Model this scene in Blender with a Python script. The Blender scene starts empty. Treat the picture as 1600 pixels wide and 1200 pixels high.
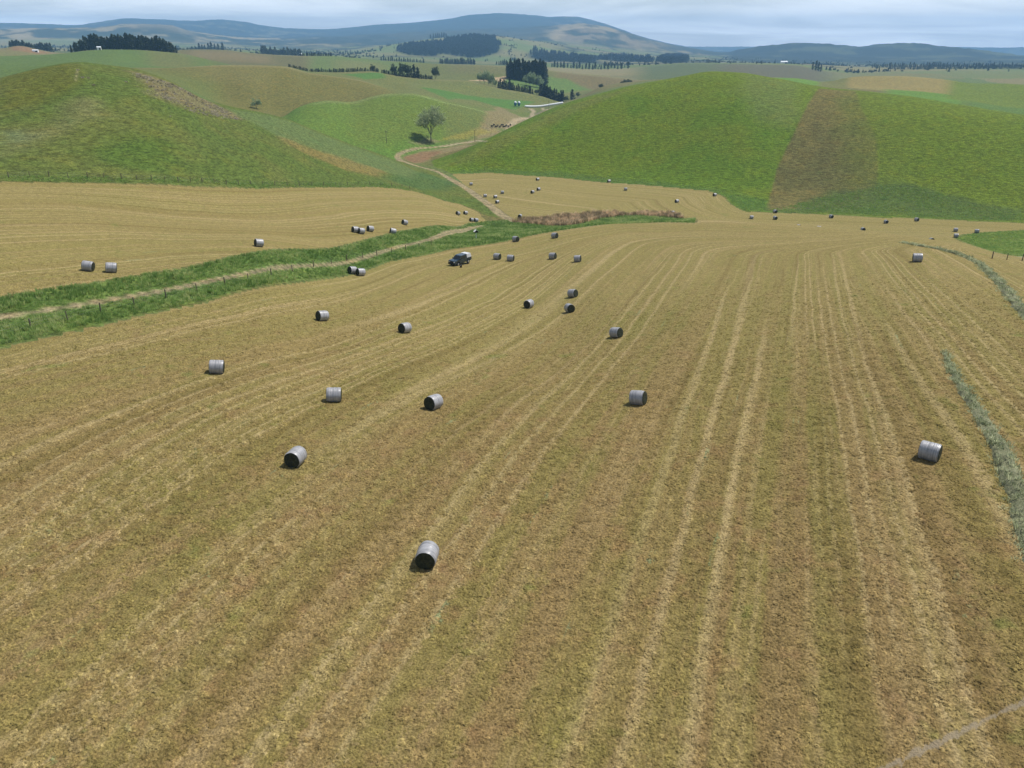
import bpy, math, random
import numpy as np
from mathutils import Vector, Matrix

random.seed(7)
RNG = np.random.default_rng(11)
sc = bpy.context.scene
COL = sc.collection
R = math.radians

# ------------------------------------------------------------------ camera
EYE = 30.0                      # drone height over the mown field
FPX = 1200.0                    # focal length in pixels of a 1600 wide frame
PITCH = math.atan(535.0 / FPX)  # downward tilt
cam_data = bpy.data.cameras.new("camera")
cam = bpy.data.objects.new("camera", cam_data)
COL.objects.link(cam)
cam.location = (0, 0, EYE)
cam.rotation_euler = (math.pi / 2 - PITCH, 0, 0)
cam_data.sensor_width = 36.0
cam_data.lens = 36.0 * FPX / 1600.0
cam_data.clip_start = 0.5
cam_data.clip_end = 60000
sc.camera = cam

# ------------------------------------------------------------------ sky, sun, exposure
SUN_EL, SUN_AZ = R(60), R(62)   # azimuth measured from forward (+y) towards right (+x)
world = bpy.data.worlds.new("World")
sc.world = world
world.use_nodes = True
wn, wl = world.node_tree.nodes, world.node_tree.links
wn.clear()
sky = wn.new('ShaderNodeTexSky'); sky.sky_type = 'NISHITA'; sky.sun_disc = False
sky.sun_elevation = SUN_EL; sky.sun_rotation = SUN_AZ
sky.air_density = 1.0; sky.dust_density = 0.6; sky.ozone_density = 1.5
tc = wn.new('ShaderNodeTexCoord')
sep = wn.new('ShaderNodeSeparateXYZ'); wl.new(tc.outputs['Generated'], sep.inputs[0])
def wmath(op, a, b=None, c=None):
    n = wn.new('ShaderNodeMath'); n.operation = op
    for i, v in enumerate((a, b, c)):
        if v is None: continue
        if isinstance(v, (int, float)): n.inputs[i].default_value = v
        else: wl.new(v, n.inputs[i])
    return n.outputs[0]
# clouds lie on a flat layer overhead: direction projected onto that layer
zz = wmath('ADD', wmath('MAXIMUM', sep.outputs[2], 0.0), 0.075)
cx = wmath('DIVIDE', sep.outputs[0], zz); cy = wmath('DIVIDE', sep.outputs[1], zz)
comb = wn.new('ShaderNodeCombineXYZ'); wl.new(cx, comb.inputs[0]); wl.new(cy, comb.inputs[1])
n1 = wn.new('ShaderNodeTexNoise'); n1.inputs['Scale'].default_value = 0.30; n1.inputs['Detail'].default_value = 9
n1.inputs['Roughness'].default_value = 0.58; n1.inputs['Distortion'].default_value = 0.5
mpw = wn.new('ShaderNodeMapping'); mpw.inputs['Location'].default_value = (3.1, 7.4, 0); wl.new(comb.outputs[0], mpw.inputs[0])
wl.new(mpw.outputs[0], n1.inputs['Vector'])
rmp = wn.new('ShaderNodeMapRange'); rmp.inputs[1].default_value = 0.36; rmp.inputs[2].default_value = 0.64
rmp.inputs[3].default_value = 0.45; rmp.inputs[4].default_value = 1.0; rmp.interpolation_type = 'SMOOTHSTEP'
wl.new(n1.outputs['Fac'], rmp.inputs[0])
cm = wn.new('ShaderNodeMix'); cm.data_type = 'RGBA'
cm.inputs[7].default_value = (22.8, 23.2, 24.0, 1)
# a thin layer covers more of the view the lower one looks through it
slant = wmath('DIVIDE', 0.10, wmath('ADD', wmath('MAXIMUM', sep.outputs[2], 0.0), 0.10))
wl.new(wmath('MULTIPLY', rmp.outputs[0], slant), cm.inputs[0]); wl.new(sky.outputs[0], cm.inputs[6])
bg = wn.new('ShaderNodeBackground'); bg.inputs[1].default_value = 0.075
wl.new(cm.outputs[2], bg.inputs[0])
wo = wn.new('ShaderNodeOutputWorld'); wl.new(bg.outputs[0], wo.inputs[0])

sd_ = bpy.data.lights.new("sun", 'SUN'); sd_.energy = 4.9; sd_.angle = R(0.53); sd_.color = (1.0, 0.955, 0.89)
sun = bpy.data.objects.new("sun", sd_); COL.objects.link(sun)
sdir = Vector((math.cos(SUN_EL) * math.sin(SUN_AZ), math.cos(SUN_EL) * math.cos(SUN_AZ), math.sin(SUN_EL)))
sun.rotation_euler = sdir.to_track_quat('Z', 'Y').to_euler()
sun.location = (0, 0, 400)

vs = sc.view_settings
vs.view_transform = 'Standard'; vs.look = 'None'; vs.exposure = 0.06; vs.gamma = 1.0; vs.use_curve_mapping = False
sc.cycles.volume_bounces = 1
sc.cycles.max_bounces = 5
sc.cycles.use_denoising = True
sc.cycles.denoiser = 'OPENIMAGEDENOISE'
sc.cycles.denoising_input_passes = 'RGB_ALBEDO_NORMAL'

# ------------------------------------------------------------------ helpers
def tag(o, label=None, cat=None, group=None, kind=None):
    if label: o['label'] = label
    if cat: o['category'] = cat
    if group: o['group'] = group
    if kind: o['kind'] = kind
    return o

def ray(px, py):
    """azimuth (from +y to the right) and tangent of depression of a sight line"""
    u, v = np.asarray(px, float) - 800, np.asarray(py, float) - 600
    sp, cp = math.sin(PITCH), math.cos(PITCH)
    fx, fy, fz = u, FPX * cp - v * sp, -(FPX * sp + v * cp)
    return np.arctan2(fx, fy), -fz / np.hypot(fx, fy)

def hash2(ix, iy, seed):
    h = (ix.astype(np.int64) * 374761393 + iy.astype(np.int64) * 668265263 + seed * 2246822519) & 0xFFFFFFFF
    h = ((h ^ (h >> 13)) * 1274126177) & 0xFFFFFFFF
    h = h ^ (h >> 16)
    return (h & 0xFFFF).astype(np.float64) / 65535.0

def vnoise(x, y, seed=0):
    ix, iy = np.floor(x), np.floor(y)
    fx, fy = x - ix, y - iy
    fx = fx * fx * fx * (fx * (fx * 6 - 15) + 10); fy = fy * fy * fy * (fy * (fy * 6 - 15) + 10)
    a = hash2(ix, iy, seed); b = hash2(ix + 1, iy, seed); c = hash2(ix, iy + 1, seed); d = hash2(ix + 1, iy + 1, seed)
    return (a * (1 - fx) + b * fx) * (1 - fy) + (c * (1 - fx) + d * fx) * fy

def fbm(x, y, seed=0, octv=4):
    s, a, t = 0, 1.0, 0
    for k in range(octv):
        s = s + a * (vnoise(x * 2 ** k + 17.3 * k, y * 2 ** k - 9.1 * k, seed + k) - 0.5)
        t += a; a *= 0.5
    return s / t          # about -0.5 .. 0.5

def pchip_rows(X, Y, q):
    """monotone cubic through rows of control points: X,Y (n,k), q (m,) -> (n,m)"""
    n, k = X.shape
    h = np.diff(X, axis=1); dl = np.diff(Y, axis=1) / h
    m = np.zeros_like(X)
    w1 = 2 * h[:, 1:] + h[:, :-1]; w2 = h[:, 1:] + 2 * h[:, :-1]
    same = dl[:, 1:] * dl[:, :-1] > 0
    with np.errstate(divide='ignore', invalid='ignore'):
        hm = (w1 + w2) / (w1 / dl[:, :-1] + w2 / dl[:, 1:])
    m[:, 1:-1] = np.where(same, hm, 0)
    m[:, 0] = dl[:, 0]; m[:, -1] = dl[:, -1]
    out = np.empty((n, len(q)))
    for i in range(n):
        j = np.clip(np.searchsorted(X[i], q) - 1, 0, k - 2)
        hh = h[i, j]; t = np.clip((q - X[i, j]) / hh, 0, 1)
        t2, t3 = t * t, t * t * t
        out[i] = ((2 * t3 - 3 * t2 + 1) * Y[i, j] + (t3 - 2 * t2 + t) * hh * m[i, j]
                  + (-2 * t3 + 3 * t2) * Y[i, j + 1] + (t3 - t2) * hh * m[i, j + 1])
    return out

# ------------------------------------------------------------------ the lie of the land
# Each survey line runs left to right across the valley; a station is (bearing given by a
# sight line px,py; then either its ground distance D or its level Z in metres).
D, Z = 'D', 'Z'
LINES = []
def line(kind, *st):
    LINES.append((kind, st))
def flat(d, z):
    LINES.append(('DZ', ((-800, 400, d, z), (2400, 400, d, z))))

flat(4, 0); flat(25, 0)
LINES.append(('DZ', ((-800, 600, 50, 1.5), (300, 700, 52, .8), (700, 750, 50, 0), (1200, 750, 50, 1), (1450, 715, 55, 2.2), (2000, 700, 60, 2.5))))
line(Z, (-500, 540, 3), (0, 520, 2), (250, 490, .6), (400, 490, -1.2), (503, 500, -3.5), (632, 510, -5), (826, 485, -9), (963, 515, -5.2), (1100, 470, -4), (1300, 450, -1.5), (1433, 430, -.5), (1600, 500, 1.2), (2100, 540, 1.5))
line(Z, (-500, 400, 8), (0, 400, 4), (200, 405, 1), (400, 383, -2.5), (550, 395, -9), (700, 387, -13), (830, 367, -14.5), (950, 354, -14), (1080, 347, -12),
     (1200, 353, -8), (1300, 361, -5.5), (1400, 373, -3.5), (1500, 391, -2.2), (1550, 405, -1.8), (1600, 415, -1.6), (1800, 448, -1.5), (2100, 475, -1.5))
line(Z, (-500, 335, 10), (0, 335, 5), (200, 335, 1), (400, 340, -5), (600, 350, -12), (680, 335, -22), (730, 345, -29), (770, 340, -31), (830, 345, -31), (1000, 335, -31.5), (1080, 338, -31.5),
     (1200, 346.5, -32.5), (1300, 350.5, -33), (1400, 356, -32), (1500, 366, -30), (1600, 383, -28), (1800, 405, -27), (2100, 425, -26))
line(Z, (-500, 286, 12), (0, 283, 6), (200, 286, 3), (400, 293, -3), (550, 296, -12), (640, 305, -20), (700, 272, -30), (760, 268, -31), (860, 275, -31), (950, 284, -31),
     (1080, 300, -31.3), (1180, 318, -32.3), (1300, 332, -33), (1450, 340, -32), (1600, 347, -30), (2100, 360, -28))
# crests of the two near hills
line(D, (-500, 190, 320), (-100, 140, 305), (0, 122, 300), (60, 107, 300), (120, 97, 298), (170, 102, 298), (209, 107, 300), (270, 128, 302), (320, 155, 305), (354, 165, 310),
     (439, 184, 325), (500, 207, 336), (540, 223, 346), (600, 244, 370), (640, 260, 385), (680, 262, 402), (700, 255, 412), (740, 233, 425), (780, 212, 440), (830, 187, 465),
     (880, 165, 485), (950, 143, 500), (1000, 131, 508), (1050, 122, 512), (1120, 112, 514), (1160, 114, 512), (1200, 121, 510), (1280, 135, 505), (1330, 141, 500), (1400, 148, 490),
     (1500, 163, 475), (1600, 181, 460), (2100, 240, 440))
# valley behind them
LINES.append(('DZ', ((-500, 150, 390, 12), (0, 150, 372, 8), (200, 150, 375, 5), (354, 170, 385, -6), (439, 185, 400, -16), (540, 222, 428, -27), (600, 235, 450, -30), (640, 235, 470, -31),
     (680, 230, 500, -31), (740, 220, 540, -31), (780, 207, 585, -31), (830, 187, 680, -31.5), (880, 165, 740, -31.5), (950, 150, 640, -12), (1050, 130, 620, -6), (1120, 130, 630, -6), (1300, 140, 620, -18),
     (1600, 180, 590, -24), (2100, 200, 580, -24))))
line(D, (-500, 130, 653), (0, 113, 639), (120, 102, 639), (209, 110, 625), (270, 135, 596), (354, 168, 561), (439, 185, 554), (462, 171, 568), (494, 160, 582), (512, 158, 589), (550, 160, 604),
     (587, 151, 618), (606, 148, 625), (644, 148, 625), (662, 151, 625), (700, 160, 625), (733, 168, 632), (791, 184, 653), (830, 182, 746), (880, 164, 838), (950, 152, 838), (1050, 140, 824), (1120, 138, 824),
     (1300, 155, 795), (1600, 195, 753), (2100, 220, 753))
line(D, (-500, 125, 742), (0, 109, 728), (120, 101, 728), (209, 109, 700), (270, 128, 672), (354, 162, 644), (400, 176, 616), (439, 184, 616), (494, 163, 658), (550, 162.5, 672), (606, 150, 686), (644, 150, 686),
     (700, 160, 700), (733, 167, 714), (791, 176, 756), (830, 177, 812), (880, 162, 896), (950, 146, 896), (1050, 134, 896), (1120, 132, 896), (1300, 146, 868), (1600, 188, 798), (2100, 215, 798))
line(D, (-500, 112, 898), (0, 100, 884), (120, 95, 884), (170, 98, 870), (209, 104.5, 843), (300, 104.5, 816), (405, 103, 816), (447, 104, 816), (481, 112, 816), (531, 119, 816), (569, 126, 816), (597, 137, 802),
     (606, 140, 802), (644, 141, 816), (700, 150, 816), (733, 158, 816), (791, 167, 857), (830, 168, 898), (880, 161, 966), (950, 140, 979), (1050, 130, 979), (1120, 128, 979), (1280, 138, 938), (1400, 150, 870), (1500, 165, 843), (1600, 180, 830), (2100, 200, 816))
line(D, (-500, 105, 984), (0, 96, 958), (120, 90, 958), (170, 91, 944), (209, 100, 931), (250, 105, 931), (300, 108, 931), (447, 108, 931), (481, 114, 918), (531, 120, 904), (569, 126.5, 884), (606, 134, 871), (644, 135, 878), (700, 142, 891), (733, 149, 904),
     (791, 156, 944), (830, 158, 984), (880, 161, 1024), (950, 136, 1064), (1050, 127, 1064), (1120, 125, 1064), (1280, 133, 1037), (1400, 138, 984), (1500, 148, 958), (1600, 160, 931), (2100, 175, 931))
# hedge ridge, pine ridge, further fields to the right
line(D, (-500, 88, 1152), (0, 88, 1152), (60, 86, 1152), (110, 82, 1152), (160, 77.5, 1152), (210, 78, 1152), (250, 81, 1152), (290, 85, 1152), (330, 94, 1126), (380, 104.5, 1088), (440, 104.5, 1075), (455, 106, 1024), (481, 112, 1024),
     (522, 113.5, 1024), (580, 112, 1024), (600, 116, 1011), (640, 122, 998), (675, 124.5, 998), (726, 127, 998), (778, 138, 1011), (843, 151, 1024), (881, 160, 1037), (950, 133, 1152), (1050, 124, 1152), (1120, 122, 1152), (1200, 121, 1152),
     (1240, 122, 1152), (1290, 128, 1152), (1330, 120.5, 1152), (1360, 119.5, 1152), (1420, 121, 1152), (1480, 126, 1139), (1520, 131, 1126), (1560, 131, 1126), (1600, 134, 1114), (2100, 145, 1114))
line(D, (-500, 92, 1300), (0, 92, 1300), (110, 87, 1300), (160, 83, 1300), (250, 86, 1300), (330, 98, 1275), (440, 107, 1250), (481, 113.5, 1225), (522, 115, 1225), (580, 115, 1225), (640, 123, 1175), (675, 125, 1162), (726, 126, 1162),
     (778, 127, 1162), (820, 134, 1150), (850, 140, 1150), (881, 148, 1150), (930, 143, 1200), (1050, 126, 1288), (1200, 124, 1300), (1290, 131, 1300), (1360, 124, 1300), (1480, 130, 1275), (1600, 138, 1250), (2100, 150, 1250))
line(D, (-500, 80, 1610), (0, 76, 1552), (30, 71.5, 1552), (60, 78, 1552), (90, 83, 1552), (160, 83.5, 1552), (250, 82, 1587), (280, 78, 1610), (302, 77, 1610), (347, 78, 1610), (392, 83, 1610), (464, 87, 1610), (523, 88, 1610), (572, 92, 1610),
     (617, 97, 1518), (690, 100, 1403), (791, 104, 1334), (854, 110, 1322), (920, 117, 1322), (960, 121, 1322), (1000, 126, 1346), (1120, 122, 1438), (1300, 129, 1495), (1600, 138, 1495), (2100, 150, 1495))
line(D, (-500, 84, 1792), (0, 80, 1747), (90, 85, 1747), (250, 85, 1747), (302, 80, 1792), (392, 86, 1792), (464, 90, 1792), (572, 95, 1792), (690, 103, 1624), (854, 112, 1568), (960, 122, 1568), (1120, 118, 1680), (1300, 127, 1736), (1600, 134, 1736), (2100, 145, 1736))
line(D, (-500, 84, 2160), (0, 82, 2160), (300, 82, 2160), (464, 88, 2160), (600, 95, 2160), (700, 100, 2160), (800, 103, 2160), (870, 106, 2106), (930, 109, 2106), (960, 108, 2106), (993, 105.5, 2106), (1026, 103, 2106), (1074, 100, 2106), (1157, 101, 2106),
     (1240, 103, 2106), (1290, 113, 2160), (1330, 117, 2160), (1400, 115, 2160), (1500, 115, 2160), (1600, 116, 2160), (2100, 120, 2160))
line(D, (-500, 78, 3000), (0, 77.5, 3000), (300, 77, 3000), (464, 83, 3000), (620, 90, 3000), (800, 97, 3000), (900, 98, 3000), (1000, 99, 3000), (1100, 98, 3000), (1240, 100, 3000), (1330, 105, 3000), (1600, 105, 3000), (2100, 106, 3000))
line(D, (-500, 70, 4500), (0, 72, 4500), (150, 73, 4500), (300, 74, 4500), (464, 80, 4500), (540, 80, 4500), (600, 71, 4500), (650, 64, 4500), (690, 59, 4500), (740, 56.5, 4500), (775, 56, 4500), (805, 60, 4500), (850, 67, 4500), (900, 75, 4500),
     (1000, 87, 4500), (1100, 91, 4500), (1240, 98, 4500), (1400, 100, 4500), (1600, 100, 4500), (2100, 100, 4500))
line(D, (-500, 62, 5600), (0, 64, 5600), (150, 62, 5600), (300, 68, 5600), (464, 73, 5600), (600, 71, 5600), (690, 64, 5600), (775, 62, 5600), (850, 64, 5600), (1000, 78, 5600), (1100, 86, 5600), (1240, 89, 5600), (1600, 92, 5600), (2100, 95, 5600))
line(D, (-500, 42, 7200), (-100, 46, 7200), (0, 47, 7200), (60, 44, 7200), (150, 43, 7200), (200, 38.5, 7200), (260, 39, 7200), (300, 50, 7200), (350, 58, 7200), (420, 62, 7200), (520, 60, 7200), (600, 55, 7200), (700, 50, 7200), (760, 48, 7200), (820, 46, 7200),
     (870, 40, 7200), (905, 37.5, 7200), (940, 41, 7200), (980, 52, 7200), (1020, 64, 7200), (1080, 76, 7200), (1135, 82, 7000), (1160, 76, 6800), (1200, 71, 6600), (1250, 68, 6500), (1310, 70, 6500), (1350, 71, 6500), (1370, 69.5, 6500), (1420, 68, 6500),
     (1480, 74, 6500), (1540, 79, 6500), (1600, 88, 6500), (1700, 92, 6500), (2100, 80, 6500))
line(D, (-500, 50, 9000), (0, 50, 9000), (200, 43, 9000), (300, 50, 9000), (420, 58, 9000), (520, 56, 9000), (640, 48, 9000), (760, 42, 9000), (870, 40, 9000), (940, 46, 9000), (1020, 67, 9000), (1135, 84, 9000), (1250, 76, 9000), (1420, 76, 9000), (1600, 93, 9000), (2100, 90, 9000))
line(D, (-500, 30, 11500), (0, 36, 11500), (60, 37, 11500), (120, 40, 11500), (160, 33, 11500), (200, 28.5, 11500), (240, 29.5, 11500), (300, 33, 11500), (340, 31, 11500), (380, 33, 11500), (410, 40, 11500), (460, 45, 11500), (500, 46, 11500), (540, 44, 11500), (600, 38, 11500),
     (650, 35, 11500), (700, 30, 11500), (740, 23, 11500), (790, 21, 11500), (830, 24, 11500), (860, 27, 11500), (895, 26, 11500), (930, 33, 11500), (970, 46, 11500), (1000, 56, 11500), (1050, 69, 11500), (1100, 77, 11500), (1135, 82, 11500), (1200, 80, 11500), (1600, 95, 11500), (2100, 85, 11500))
flat(13200, -40); flat(14500, -60)

AZ_STEP = R(0.098)
AZ = np.arange(-R(56), R(56) + 1e-9, AZ_STEP)
def seg(a, b, k): return np.exp(np.arange(math.log(a), math.log(b), k))
RAD = np.concatenate([seg(6, 60, 0.03), seg(60, 160, 0.010), seg(160, 700, 0.0062), seg(700, 1300, 0.0075), seg(1300, 13200, 0.013), [13300., 14000., 14500.]])
NA, NR = len(AZ), len(RAD)
def line_dz(kind, st, azq):
    a = np.array([s[:2] for s in st], float)
    az, tn = ray(a[:, 0], a[:, 1])
    if kind == 'DZ':
        d = np.array([s[2] for s in st], float); z = np.array([s[3] for s in st], float)
    elif kind == 'D':
        d = np.array([s[2] for s in st], float); z = EYE - d * tn
    else:
        z = np.array([s[2] for s in st], float); d = (EYE - z) / tn
    X = np.array([az]); lo, hi = az[0], az[-1]
    q = np.clip(azq, lo, hi)
    return np.exp(pchip_rows(X, np.log(np.array([d])), q)[0]), pchip_rows(X, np.array([z]), q)[0]
LD, LZ = [], []
for k, st in LINES:
    d, z = line_dz(k, st, AZ); LD.append(d); LZ.append(z)
LD = np.array(LD).T; LZ = np.array(LZ).T
for j in range(1, LD.shape[1]):
    LD[:, j] = np.maximum(LD[:, j], LD[:, j - 1] * 1.01)
ZG = pchip_rows(np.log(LD), LZ, np.log(RAD))
# soften the survey lines sideways, then add fine relief
ker = np.exp(-0.5 * (np.arange(-6, 7) / 2.5) ** 2); ker /= ker.sum()
zp = np.pad(ZG, ((6, 6), (0, 0)), mode='edge')
ZG = sum(ker[i] * zp[i:i + NA] for i in range(13))
AA, RR = np.meshgrid(AZ, RAD, indexing='ij')
GX, GY = np.sin(AA) * RR, np.cos(AA) * RR
sm = lambda a, b, x: (lambda t: t * t * (3 - 2 * t))(np.clip((x - a) / (b - a), 0, 1))
ZG = ZG + 0.35 * fbm(GX / 22, GY / 22, 3, 3) * sm(40, 90, RR)
ZG = ZG + 3.0 * fbm(GX / 85, GY / 85, 6, 3) * sm(520, 640, RR) * (1 - sm(1300, 1900, RR))
ZG = ZG + 1.0 * fbm(GX / 30, GY / 30, 5, 4) * sm(215, 300, RR) * (1 - sm(900, 1600, RR)) * np.clip((RR - 200) / 300, 0, 1)
rid = 0.5 - np.abs(fbm(GX / 420, GY / 420, 8, 5)) * 2
ZG = ZG + (rid - .35) * 44 * sm(4600, 6500, RR) * (1 - 0.6 * sm(10500, 11500, RR))
ZG = ZG + fbm(GX / 160, GY / 160, 21, 3) * 5 * sm(1500, 2600, RR)
ZG = ZG.astype(float)
LOGR = np.log(RAD)

def zat(x, y):
    x = np.asarray(x, float); y = np.asarray(y, float)
    a = np.clip((np.arctan2(x, y) - AZ[0]) / AZ_STEP, 0, NA - 1.001)
    r = np.hypot(x, y)
    j = np.clip(np.searchsorted(RAD, r) - 1, 0, NR - 2)
    t = np.clip((r - RAD[j]) / (RAD[j + 1] - RAD[j]), 0, 1)
    i = a.astype(int); f = a - i
    return (ZG[i, j] * (1 - f) + ZG[i + 1, j] * f) * (1 - t) + (ZG[i, j + 1] * (1 - f) + ZG[i + 1, j + 1] * f) * t

LIDX = np.arange(LD.shape[1], dtype=float)
LC = np.array([np.interp(LOGR, np.log(LD[i]), LIDX) for i in range(NA)])     # which survey lines a grid point lies between
def at(px, lc, py=150):
    """ground point on a bearing, at a position counted in survey lines"""
    az = float(ray(px, py)[0]); i = int(np.clip(round((az - AZ[0]) / AZ_STEP), 0, NA - 1))
    d = math.exp(np.interp(lc, LIDX, np.log(LD[i]))); return np.array([math.sin(az) * d, math.cos(az) * d])
def look(px, py, l0=0, l1=99):
    """ground point met by a sight line between two survey lines; a silhouette near-miss gives the nearest ground"""
    az, tn = ray(px, py); az = float(az); tn = float(tn)
    a = min(max((az - AZ[0]) / AZ_STEP, 0), NA - 1.001); i = int(a); f = a - i
    g = ZG[i] * (1 - f) + ZG[i + 1] * f - (EYE - RAD * tn)
    ok = (LC[i] >= l0) & (LC[i] <= l1)
    idx = np.nonzero((g[1:] >= 0) & (g[:-1] < 0) & ok[1:])[0]
    if len(idx):
        j = idx[0]; t = -g[j] / (g[j + 1] - g[j]); d = RAD[j] + t * (RAD[j + 1] - RAD[j])
    else:
        gg = np.where(ok, g / RAD, -9e9); d = RAD[int(np.argmax(gg))]
    return np.array([math.sin(az) * d, math.cos(az) * d])
def bearing(px, py, d):
    az = float(ray(px, py)[0]); return np.array([math.sin(az) * d, math.cos(az) * d])
def lookp(pts, l0=0, l1=99): return np.array([look(p[0], p[1], l0, l1) for p in pts])

def densify(P, closed, step):
    out = []
    n = len(P)
    for i in range(n if closed else n - 1):
        a, b = P[i], P[(i + 1) % n]; k = max(1, int(np.hypot(*(b - a)) / step))
        for t in range(k): out.append(a + (b - a) * t / k)
    if not closed: out.append(P[-1])
    return np.array(out)
def smooth_line(P, n=3, closed=False):
    for _ in range(n):
        Q = []
        m = len(P)
        rng = range(m) if closed else range(m - 1)
        if not closed: Q.append(P[0])
        for i in rng:
            a, b = P[i], P[(i + 1) % m]
            Q.append(a * .75 + b * .25); Q.append(a * .25 + b * .75)
        if not closed: Q.append(P[-1])
        P = np.array(Q)
    return P
def seg_dist(P, x, y, closed=False):
    best = np.full(x.shape, 1e18)
    n = len(P)
    for i in range(n if closed else n - 1):
        ax, ay = P[i]; bx, by = P[(i + 1) % n]
        dx, dy = bx - ax, by - ay; L = dx * dx + dy * dy + 1e-12
        t = np.clip(((x - ax) * dx + (y - ay) * dy) / L, 0, 1)
        best = np.minimum(best, (x - ax - t * dx) ** 2 + (y - ay - t * dy) ** 2)
    return np.sqrt(best)
def inside(P, x, y):
    c = np.zeros(x.shape, bool)
    n = len(P)
    for i in range(n):
        ax, ay = P[i]; bx, by = P[(i + 1) % n]
        if ay == by: continue
        cond = ((ay > y) != (by > y)) & (x < (bx - ax) * (y - ay) / (by - ay) + ax)
        c ^= cond
    return c
def sdf(P, x, y, margin=30.0):
    """signed distance, positive inside; clipped far away"""
    out = np.full(x.shape, -margin)
    lo, hi = P.min(0) - margin, P.max(0) + margin
    m = (x > lo[0]) & (x < hi[0]) & (y > lo[1]) & (y < hi[1])
    if not m.any(): return out
    xs, ys = x[m], y[m]
    d = seg_dist(P, xs, ys, True)
    out[m] = np.where(inside(P, xs, ys), d, -np.minimum(d, margin))
    return out

# ------------------------------------------------------------------ field edges, tracks (world polylines)
C = np.concatenate
main_edge = lookp([(-420, 625), (-200, 580), (0, 540), (150, 507), (300, 474), (450, 440), (600, 409), (700, 389), (780, 378), (830, 367), (900, 356), (960, 349.5), (1020, 347.5), (1085, 348)], 2, 4.35)
reed_far = lookp([(1088, 346), (1040, 336), (1000, 334), (950, 335), (900, 337), (850, 341), (815, 346)], 4.35, 6)
track_side = lookp([(797, 341), (765, 318), (738, 299), (705, 274)], 4.35, 7.2)
far_edge = lookp([(705, 271), (760, 269), (860, 276), (950, 285), (1050, 292), (1110, 298), (1133, 307), (1145, 320), (1165, 330), (1300, 335), (1450, 341), (1600, 348)], 4.5, 7)
far_edge = C([far_edge, [at(1900, 6)]])
HAY_A = C([main_edge, reed_far, track_side, far_edge, [[320, 60], [120, -40], [-120, -40], [-120, 0]]])
left_low = lookp([(-420, 520), (-200, 490), (0, 467), (150, 443), (300, 418), (450, 391), (600, 370), (690, 354), (735, 349), (764, 346)], 2, 6.5)
left_top = lookp([(750, 331), (720, 319), (680, 308), (640, 297), (610, 292), (560, 291), (400, 293), (300, 290), (200, 286), (0, 283), (-300, 284)], 3, 6.9)
HAY_B = C([left_low, left_top, [at(-500, 6), at(-500, 3.5)]])
VERGE = C([main_edge, reed_far, lookp([(797, 343)], 4.35, 7.2), left_low[::-1]])
GREEN_R = lookp([(1494, 371), (1510, 366), (1560, 362), (1640, 358), (1900, 360), (1900, 440), (1640, 408), (1570, 397), (1540, 389), (1510, 379)], 4.25, 6)
REEDS = lookp([(800, 347), (819, 350.5), (847, 352), (890, 354), (916, 348), (940, 341.5), (969, 338), (1000, 337.5), (1040, 339), (1070, 343), (1060, 336), (1020, 332.5), (978, 335), (931, 333.5), (880, 337.5), (819, 344)], 4.25, 6)
TRACK_A = smooth_line(lookp([(-420, 560), (-200, 527), (0, 497), (150, 473), (300, 447), (450, 418), (600, 391), (660, 378), (690, 369), (715, 360.5), (740, 355), (752, 353)], 2, 6.5), 2)
TRACK_B = smooth_line(C([lookp([(803, 346), (786, 338), (768, 323), (740, 302), (700, 276), (668, 263.5)], 4.35, 7.2), lookp([(640, 256.5), (624, 250), (620, 244), (626, 239), (641, 234), (662, 231), (690, 229)], 6.5, 8.7)]), 2)
TRACK_C = smooth_line(lookp([(690, 229), (735, 222), (752, 218), (780, 208), (792, 201), (806, 188), (814, 185), (826, 183), (839, 180.5), (830, 178), (836, 174.5), (829, 169.5)], 7, 12), 2)
TRACK_D = lookp([(707, 231), (735, 227), (760, 221)], 6.8, 9)
TRACK_E = lookp([(862, 176), (850, 172), (848, 169)], 8, 12)
TRACK_F = lookp([(1560, 399.5), (1600, 402), (1650, 404), (1720, 410)], 4.3, 6)
PATH = smooth_line(lookp([(1330, 1230), (1384, 1198), (1440, 1172), (1500, 1143), (1560, 1115), (1600, 1096), (1680, 1060)]), 2)

# ------------------------------------------------------------------ ground colour and masks per grid point
SH = GX.shape
CO = np.zeros(SH + (3,))
ZONE = np.full(SH, 0, np.int8)          # 0 pasture 1 hay main 2 hay left 3 verge 4 track 5 hill left 6 hill right 7 plain 8 mountains 9 green field
n_big = fbm(GX / 60, GY / 60, 31, 4); n_mid = fbm(GX / 14, GY / 14, 41, 4); n_sm = fbm(GX / 4, GY / 4, 51, 3)
n_far = fbm(GX / 700, GY / 700, 61, 5); n_far2 = fbm(GX / 240, GY / 240, 71, 4); n_far3 = fbm(GX / 110, GY / 150, 83, 4)
def lerp(c1, c2, f): return np.asarray(c1) * (1 - f[..., None]) + np.asarray(c2) * f[..., None]
iF = 7; iG = 8                            # survey-line indices: near crests, valley behind
crestR = LD[:, iF][:, None]; valR = LD[:, iG][:, None]
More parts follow.
